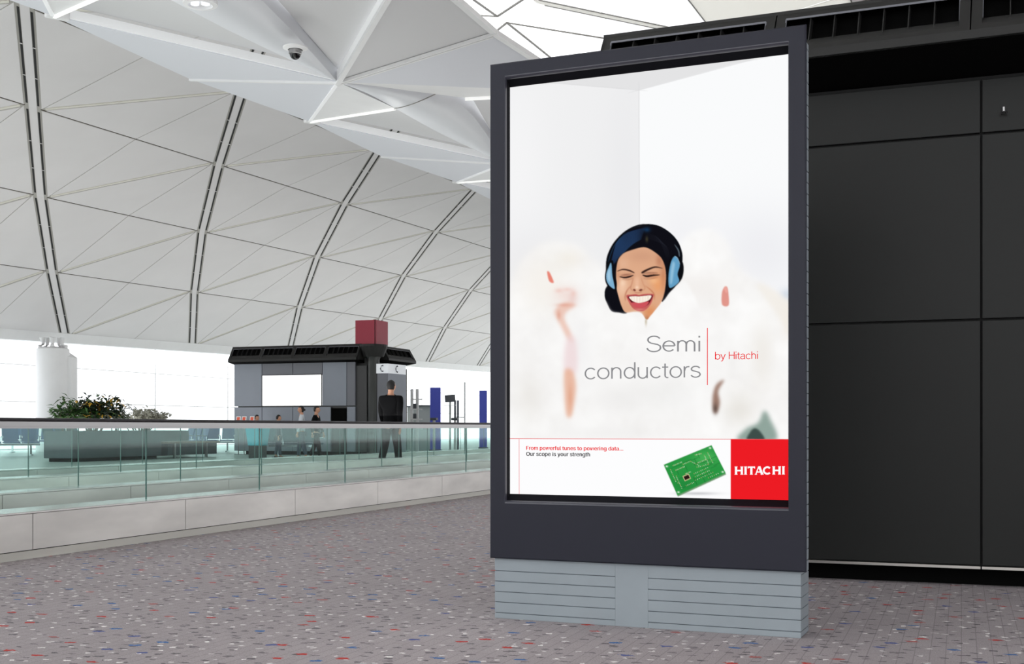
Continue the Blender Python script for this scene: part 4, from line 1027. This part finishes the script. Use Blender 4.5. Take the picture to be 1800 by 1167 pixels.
# low bench next to the planter
be = empty('low_bench', (-23.6, 33.0, 0), label='low dark bench with a brown top beyond the planter, seen through the glass', cat='bench')
obj('bench_top', MB().box((-24.1, 31.8, .46), (-23.0, 34.6, .52)), M['bench'], be)
obj('bench_body', MB().box((-24.05, 31.85, .1), (-23.05, 34.5, .46)), M['planter'], be)
for y in (32.1, 33.8): obj('bench_leg', MB().box((-23.04, y, 0), (-22.98, y + .08, .46)), M['alu'], be)

# ------------------------------------------------------------------ beam seating
def seat_row(n, seatm):
    root = empty('beam_seating', (0, 0, 0), label='x', cat='seating')
    w = .62
    obj('beam', MB().box((-w * n / 2, -.04, .34), (w * n / 2, .04, .41)), M['chrome'], root)
    for k in range(n):
        x = (k - (n - 1) / 2) * w
        obj('seat', MB().box((x - .26, -.28, .42), (x + .26, .22, .48)), M[seatm], root, bevel=.02)
        obj('backrest', MB().slab([(x - .26, .22, .50), (x + .26, .22, .50), (x + .26, .36, .98), (x - .26, .36, .98)], .05, d=(0, 1, 0)), M[seatm], root, bevel=.015)
    for k in range(n + 1):
        x = (k - n / 2) * w
        obj('armrest', MB().tube([(x, .2, .40), (x, .2, .64), (x, -.22, .66), (x, -.24, .60)], .018, 6), M['chrome'], root)
    for x in (-w * n / 2 + .3, w * n / 2 - .3):
        obj('leg', MB().bar((x, 0, .03), (x, 0, .35), .06).bar((x, -.3, .02), (x, .3, .02), .06, .04), M['chrome'], root)
    return root
def at(px, D): r = ray(px, 752); return (r.x * D, r.y * D)
s1 = seat_row(3, 'seatblue'); x, y = at(20, 42); s1.location = (x, y, 0); s1.rotation_euler = (0, 0, .9)
s1['label'] = 'blue beam seats nearest the left edge, left of the round column'
for px, D, rz, lb in ((52, 47, .5, 'blue beam seats just left of the round column foot'), (335, 47, -.5, 'blue beam seats behind the low bench, left of the far kiosk'), (372, 49, .4, 'blue beam seats farthest back beside the left end of the far kiosk')):
    x, y = at(px, D); dup(s1, (x, y, 0), rz, lb)
s2 = seat_row(3, 'seatdark'); x, y = at(518, 39.0); s2.location = (x, y, 0); s2.rotation_euler = (0, 0, pi)
s2['label'] = 'teal-grey beam seats in front of the far kiosk, right of the turquoise bin'
x, y = at(120, 42.5); dup(s2, (x, y, 0), pi / 2, 'teal-grey beam seats close behind the long planter')
tb = empty('turquoise_bin', (*at(453, 36.6), 0), label='turquoise bin standing before the far kiosk, behind the glass', cat='bin')
x, y = at(453, 36.6)
obj('bin_body', MB().add([(x - .22, y - .2, .42), (x + .22, y - .2, .42), (x + .22, y + .2, .42), (x - .22, y + .2, .42), (x - .28, y - .25, .95), (x + .28, y - .25, .95), (x + .28, y + .25, .95), (x - .28, y + .25, .95)],
    [(0, 3, 2, 1), (4, 5, 6, 7), (0, 1, 5, 4), (1, 2, 6, 5), (2, 3, 7, 6), (3, 0, 4, 7)]), M['turq'], tb, bevel=.02)
obj('stand', MB().box((x - .2, y - .18, 0), (x + .2, y + .18, .42)), M['kdark'], tb)

# ------------------------------------------------------------------ check-in end of the hall: blue pillars, screens, desks
def blue_pillar(px0_, px1_, top, D, lb):
    (xa, ya), (xb, yb) = at(px0_, D), at(px1_, D); z = CAMZ + (YH - top) / FPX * D
    d = Vector((xb - xa, yb - ya, 0)); n = Vector((-d.y, d.x, 0)).normalized()
    root = empty('blue_pillar_sign', ((xa + xb) / 2, (ya + yb) / 2, 0), label=lb, cat='sign', group='blue pillar signs')
    obj('panel', MB().slab([(xa, ya, .06), (xb, yb, .06), (xb, yb, z), (xa, ya, z)], .12, d=n), M['blue'], root, bevel=.01)
    obj('foot', MB().slab([(xa - .05, ya, 0), (xb + .05, yb, 0), (xb + .05, yb, .06), (xa - .05, ya, .06)], .2, d=n), M['midgrey'], root)
blue_pillar(756, 774.5, 681, 50, 'tall royal blue pillar sign left of the tilted grey screen')
blue_pillar(842.5, 856, 686.5, 56, 'royal blue pillar sign just left of the billboard frame')
def desk(px, D, w, h, lb):
    x, y = at(px, D); root = empty('check_in_desk', (x, y, 0), TH, label=lb, cat='desk', group='pale desks at the end of the hall')
    obj('body', MB().box((-w / 2, -.3, 0), (w / 2, .3, h - .04)), M['palegrey'], root, local=True, bevel=.01)
    obj('worktop', MB().box((-w / 2 - .06, -.36, h - .04), (w / 2 + .06, .36, h)), M['white'], root, local=True, bevel=.008)
    obj('rear_panel', MB().box((-w / 2, .22, h), (w / 2, .28, h + .75)), M['palegrey'], root, local=True)
    obj('shelf', MB().box((-w / 2, .0, h + .72), (w / 2, .3, h + .77)), M['midgrey'], root, local=True)
desk(748, 52, 1.0, 1.15, 'pale grey desk left of the nearer blue pillar sign')
desk(727, 54, .6, 1.15, 'narrow pale desk right behind the walking man')
def monitor(px, D, zc_, w, h, tilt, lb):
    x, y = at(px, D); root = empty('display_screen', (x, y, 0), TH, label=lb, cat='screen')
    obj('pole', MB().box((-.04, .03, .02), (.04, .11, zc_)), M['palegrey'], root, local=True)
    obj('foot', MB().box((-.25, -.15, 0), (.25, .25, .03)), M['palegrey'], root, local=True)
    c_, s_ = cos(tilt), sin(tilt)
    pts = [Vector((a * c_ - b * s_, 0, zc_ + a * s_ + b * c_)) for a, b in ((-w / 2, -h / 2), (w / 2, -h / 2), (w / 2, h / 2), (-w / 2, h / 2))]
    obj('casing', MB().slab(pts, .06, d=(0, 1, 0)), M['midgrey'], root, local=True, bevel=.01)
    obj('keyboard_shelf', MB().box((-w * .6, -.3, zc_ - h * .95), (w * .6, .05, zc_ - h * .88)), M['white'], root, local=True)
monitor(791, 50, 2.15, .42, .30, .07, 'tilted dark grey display screen right of the blue pillar sign')
fr = empty('partition_frame', (*at(805, 51), 0), label='slim grey posts of a partition right of the tilted screen', cat='partition')
for px in (800, 805):
    x, y = at(px, 51); obj('post', MB().box((x - .035, y - .035, 0), (x + .035, y + .035, 2.1)), M['midgrey'], fr)
x, y = at(817, 52); obj('post', MB().box((x - .02, y - .02, 0), (x + .02, y + .02, 2.9)), M['palegrey'], fr)
a_, b_ = at(803, 51), at(817, 52); obj('rail', MB().bar((*a_, 1.4), (*b_, 1.4), .04), M['palegrey'], fr)
sh = empty('shelf_rack', (*at(735, 49), 0), label='white open shelf rack with grey boxes right of the walking man', cat='rack')
for px in (724, 733.5): x, y = at(px, 49); obj('upright', MB().box((x - .05, y - .04, 0), (x + .05, y + .04, 2.5)), M['white'], sh)
for z in (.9, 1.3, 1.7, 2.1):
    (xa, ya), (xb, yb) = at(722, 49.1), at(742, 49.1); obj('shelf', MB().bar((xa, ya, z), (xb, yb, z), .3, .04), M['white'], sh)
for k, (px, z) in enumerate(((729, 1.32), (729, 1.72), (729, .92))):
    x, y = at(px, 49.1); o = obj('storage_box', MB().box((x - .12, y - .12, z), (x + .12, y + .12, z + .2)), M['midgrey'], bevel=.01)
    tag(o, ['grey box on the middle shelf of the white rack', 'grey box on the upper shelf of the white rack', 'grey box on the lowest shelf of the white rack'][k], 'box', 'boxes on the white rack')
# small dark scanners standing on stands just above the handrail line
for px, lb in ((763, 'small dark scanner on a stand before the nearer blue pillar'), (800, 'small dark scanner on a stand below the grey posts')):
    x, y = at(px, 47); rt = empty('scanner_stand', (x, y, 0), label=lb, cat='scanner', group='scanner stands by the blue pillars')
    obj('post', MB().box((x - .04, y - .04, 0), (x + .04, y + .04, 1.24)), M['white'], rt); obj('head', MB().box((x - .13, y - .1, 1.24), (x + .13, y + .1, 1.34)), M['midgrey'], rt, bevel=.02)
    obj('foot', MB().box((x - .2, y - .2, 0), (x + .2, y + .2, .03)), M['white'], rt)

# ------------------------------------------------------------------ people
def skin_mesh(name, joints, edges, m, parent, sub=2):
    me = bpy.data.meshes.new(name); me.from_pydata([j[0] for j in joints], edges, [])
    o = bpy.data.objects.new(name, me); COL.objects.link(o); o.parent = parent; me.materials.append(m)
    o.modifiers.new('skin', 'SKIN'); me.skin_vertices.new() if not me.skin_vertices else None
    for k, j in enumerate(joints):
        r = j[1]; me.skin_vertices[0].data[k].radius = (r, r) if not isinstance(r, tuple) else r
    me.skin_vertices[0].data[0].use_root = True
    s = o.modifiers.new('sub', 'SUBSURF'); s.levels = sub; s.render_levels = sub
    for p in me.polygons: p.use_smooth = True
    o.modifiers['skin'].use_smooth_shade = True
    return o
def person(loc, rz, H, label, top, trousers, step=.2, longhair=False, head_turn=0):
    """standing or walking figure facing -Y before rotation"""
    root = empty('person', loc, rz, label=label, cat='person'); u = H / 1.75
    def J(x, y, z, r): return (Vector((x, y, z)) * u, (r[0] * u, r[1] * u) if isinstance(r, tuple) else r * u)
    f = step
    body = [J(0, 0, .93, (.15, .11)), J(0, 0, 1.12, (.13, .095)), J(0, 0, 1.33, (.155, .10)), J(0, .01, 1.46, (.08, .07)), J(0, 0, 1.53, .052), J(0, -.01, 1.60, .075),
            J(-.19, .0, 1.42, .055), J(-.245, .02 + f * .25, 1.15, .042), J(-.25, -.05 + f * .4, .90, .030), J(-.25, -.06 + f * .42, .83, .034),
            J(.19, .0, 1.42, .055), J(.245, .02 - f * .25, 1.15, .042), J(.25, -.05 - f * .4, .90, .030), J(.25, -.06 - f * .42, .83, .034),
            J(-.09, -f * .3, .52, .066), J(-.09, -f * .5 + .0, .09, .042), J(-.09, -f * .5 - .12, .035, .034), J(.09, f * .2, .52, .066), J(.09, f * .75, .12, .042), J(.09, f * .75 - .12, .035, .034), J(-.09, 0, .86, .088), J(.09, 0, .86, .088)]
    E = [(0, 1), (1, 2), (2, 3), (3, 4), (4, 5), (2, 6), (6, 7), (7, 8), (8, 9), (2, 10), (10, 11), (11, 12), (12, 13), (0, 20), (20, 14), (14, 15), (15, 16), (0, 21), (21, 17), (17, 18), (18, 19)]
    b = skin_mesh('body', body, E, M['skin'], root, 2)
    # fingers: short chains rooted in each hand, part of the same body mesh family
    for sx, hk_ in ((-1, 9), (1, 13)):
        h = body[hk_][0]; js = [(h + Vector((0, 0, .02 * u)), .022 * u)]; ed = []
        for q in range(4):
            o_ = (q - 1.5) * .02 * u; a = len(js); ln = (.07, .085, .08, .06)[q] * u
            js += [(h + Vector((0, o_, -.03 * u)), .010 * u), (h + Vector((-sx * .008, o_, -.03 * u - ln * .5)), .009 * u), (h + Vector((-sx * .022, o_, -.03 * u - ln)), .008 * u)]
            ed += [(0, a), (a, a + 1), (a + 1, a + 2)]
        a = len(js); js += [(h + Vector((-sx * .01, -.038 * u, -.01 * u)), .011 * u), (h + Vector((-sx * .015, -.05 * u, -.05 * u)), .009 * u)]; ed += [(0, a), (a, a + 1)]
        skin_mesh('hand', js, ed, M['skin'], root, 1)
    # head: ellipsoid with brow, nose and chin pulled out, ears
    hb = bmesh.new(); bmesh.ops.create_uvsphere(hb, u_segments=24, v_segments=18, radius=1)
    for v in hb.verts:
        x, y, z = v.co; yy = y * .098; xx = x * (.078 - .018 * max(0, -z)); zz = z * .118
        if y < -.3: yy -= .018 * math.exp(-((x / .22) ** 2 + ((z + .12) / .22) ** 2)); yy -= .01 * math.exp(-((x / .3) ** 2 + ((z + .85) / .2) ** 2)); yy += .009 * (math.exp(-(((x - .38) / .2) ** 2 + ((z - .1) / .14) ** 2)) + math.exp(-(((x + .38) / .2) ** 2 + ((z - .1) / .14) ** 2)))
        v.co = (xx, yy, zz)
    me = bpy.data.meshes.new('head'); hb.to_mesh(me); hb.free(); me.materials.append(M['skin'])
    for p in me.polygons: p.use_smooth = True
    hc = Vector((0, -.02, 1.645)) * u
    ho = bpy.data.objects.new('head', me); COL.objects.link(ho); ho.parent = root; ho.location = hc; ho.scale = (u, u, u); ho.rotation_euler = (0, 0, head_turn)
    def headpart(name, mb, m): 
        o = obj(name, mb, m, None, smooth=True); o.parent = ho; return o
    headpart('ear', MB().lathe([(.004, -.03), (.014, -.02), (.016, 0), (.018, .018), (.006, .032)], (-.078, .0, -.005), 8), M['skin']); headpart('ear', MB().lathe([(.004, -.03), (.014, -.02), (.016, 0), (.018, .018), (.006, .032)], (.078, .0, -.005), 8), M['skin'])
    for s_ in (-1, 1): headpart('eye', MB().lathe([(.002, -.006), (.008, -.003), (.008, .003), (.002, .006)], (s_ * .03, -.083, .012), 8), M['hair'])
    headpart('mouth', MB().box((-.022, -.094, -.062), (.022, -.084, -.054)), M['red'])
    hb = bmesh.new(); bmesh.ops.create_uvsphere(hb, u_segments=24, v_segments=18, radius=1); rr = random.Random(3)
    kill = [v for v in hb.verts if (v.co.y < -.15 and v.co.z < .42) or v.co.z < (-.95 if longhair else -.6) or (abs(v.co.x) > .6 and v.co.z < -.05 and v.co.y < .1)]
    bmesh.ops.delete(hb, geom=kill, context='VERTS')
    for v in hb.verts: 
        k = 1 + rr.uniform(-.015, .02); v.co = (v.co.x * .086 * k, v.co.y * .106 * k + .006, v.co.z * .127 * k + .006)
    me = bpy.data.meshes.new('hair'); hb.to_mesh(me); hb.free(); me.materials.append(M['hair'])
    for p in me.polygons: p.use_smooth = True
    o = bpy.data.objects.new('hair', me); COL.objects.link(o); o.parent = ho; sm = o.modifiers.new('thick', 'SOLIDIFY'); sm.thickness = .012
    if longhair: headpart('hair_bun', MB().lathe([(.01, -.035), (.035, -.02), (.04, 0), (.032, .022), (.01, .035)], (0, .115, -.01), 12), M['hair'])
    # clothes: same joints, fuller
    t = .022
    jk = [J(0, 0, .86, (.185, .135)), J(0, 0, 1.0, (.165, .125)), J(0, 0, 1.14, (.155, .118)), J(0, .005, 1.32, (.19, .125)), J(0, .01, 1.45, (.105, .085)), J(0, .01, 1.50, (.066, .062)),
          J(-.205, .0, 1.41, .078), J(-.25, .02 + f * .25, 1.15, .062), J(-.252, -.05 + f * .4, .89, .048), J(.205, 0, 1.41, .078), J(.25, .02 - f * .25, 1.15, .062), J(.252, -.05 - f * .4, .89, .048)]
    skin_mesh('jacket' if top == 'suit' else 'shirt', jk, [(0, 1), (1, 2), (2, 3), (3, 4), (4, 5), (3, 6), (6, 7), (7, 8), (3, 9), (9, 10), (10, 11)], M[top], root, 2)
    tr = [J(0, 0, .93, (.165, .125)), J(-.09, 0, .84, .108), J(-.09, -f * .3, .52, .084), J(-.09, -f * .5, .10, .066), J(.09, 0, .84, .108), J(.09, f * .2, .52, .084), J(.09, f * .75, .13, .066)]
    skin_mesh('trousers', tr, [(0, 1), (1, 2), (2, 3), (0, 4), (4, 5), (5, 6)], M[trousers], root, 2)
    for x, y in ((-.09, -f * .5), (.09, f * .75)):
        obj('shoe', MB().add([(v[0] * u, v[1] * u, v[2] * u) for v in [(x - .045, y + .07, 0), (x + .045, y + .07, 0), (x + .05, y - .12, 0), (x + .02, y - .2, 0), (x - .02, y - .2, 0), (x - .05, y - .12, 0),
                                                               (x - .04, y + .06, .09), (x + .04, y + .06, .09), (x + .042, y - .07, .075), (x + .018, y - .18, .035), (x - .018, y - .18, .035), (x - .042, y - .07, .075)]],
            [(5, 4, 3, 2, 1, 0), (6, 7, 8, 9, 10, 11)] + [(k, (k + 1) % 6, (k + 1) % 6 + 6, k + 6) for k in range(6)]), M['shoe'], root, local=True, bevel=.01)
    return root
x, y = at(687, 25.2)
person((x, y, .05), TH + 2.75, 1.86, 'person in a black suit walking away on the second moving walkway', 'suit', 'suit', .35)
x, y = at(530, 37); person((x, y, 0), TH - pi / 2 + .2, 1.60, 'person in a white shirt facing left before the far kiosk', 'shirt', 'cloth', .2, True)
x, y = at(451, 40); person((x, y, 0), TH + 1.2, 1.36, 'short dark-haired person walking past the left part of the far kiosk', 'cloth', 'suit', .25)
x, y = at(489, 38.2); person((x, y, 0), TH + 1.8, 1.34, 'short person between the others, below the lit white panel', 'cloth', 'cloth', .15)
x, y = at(556, 36.2); person((x, y, 0), TH + 1.5, 1.58, 'person in dark clothes just right of the white-shirted one', 'suit', 'suit', .3)
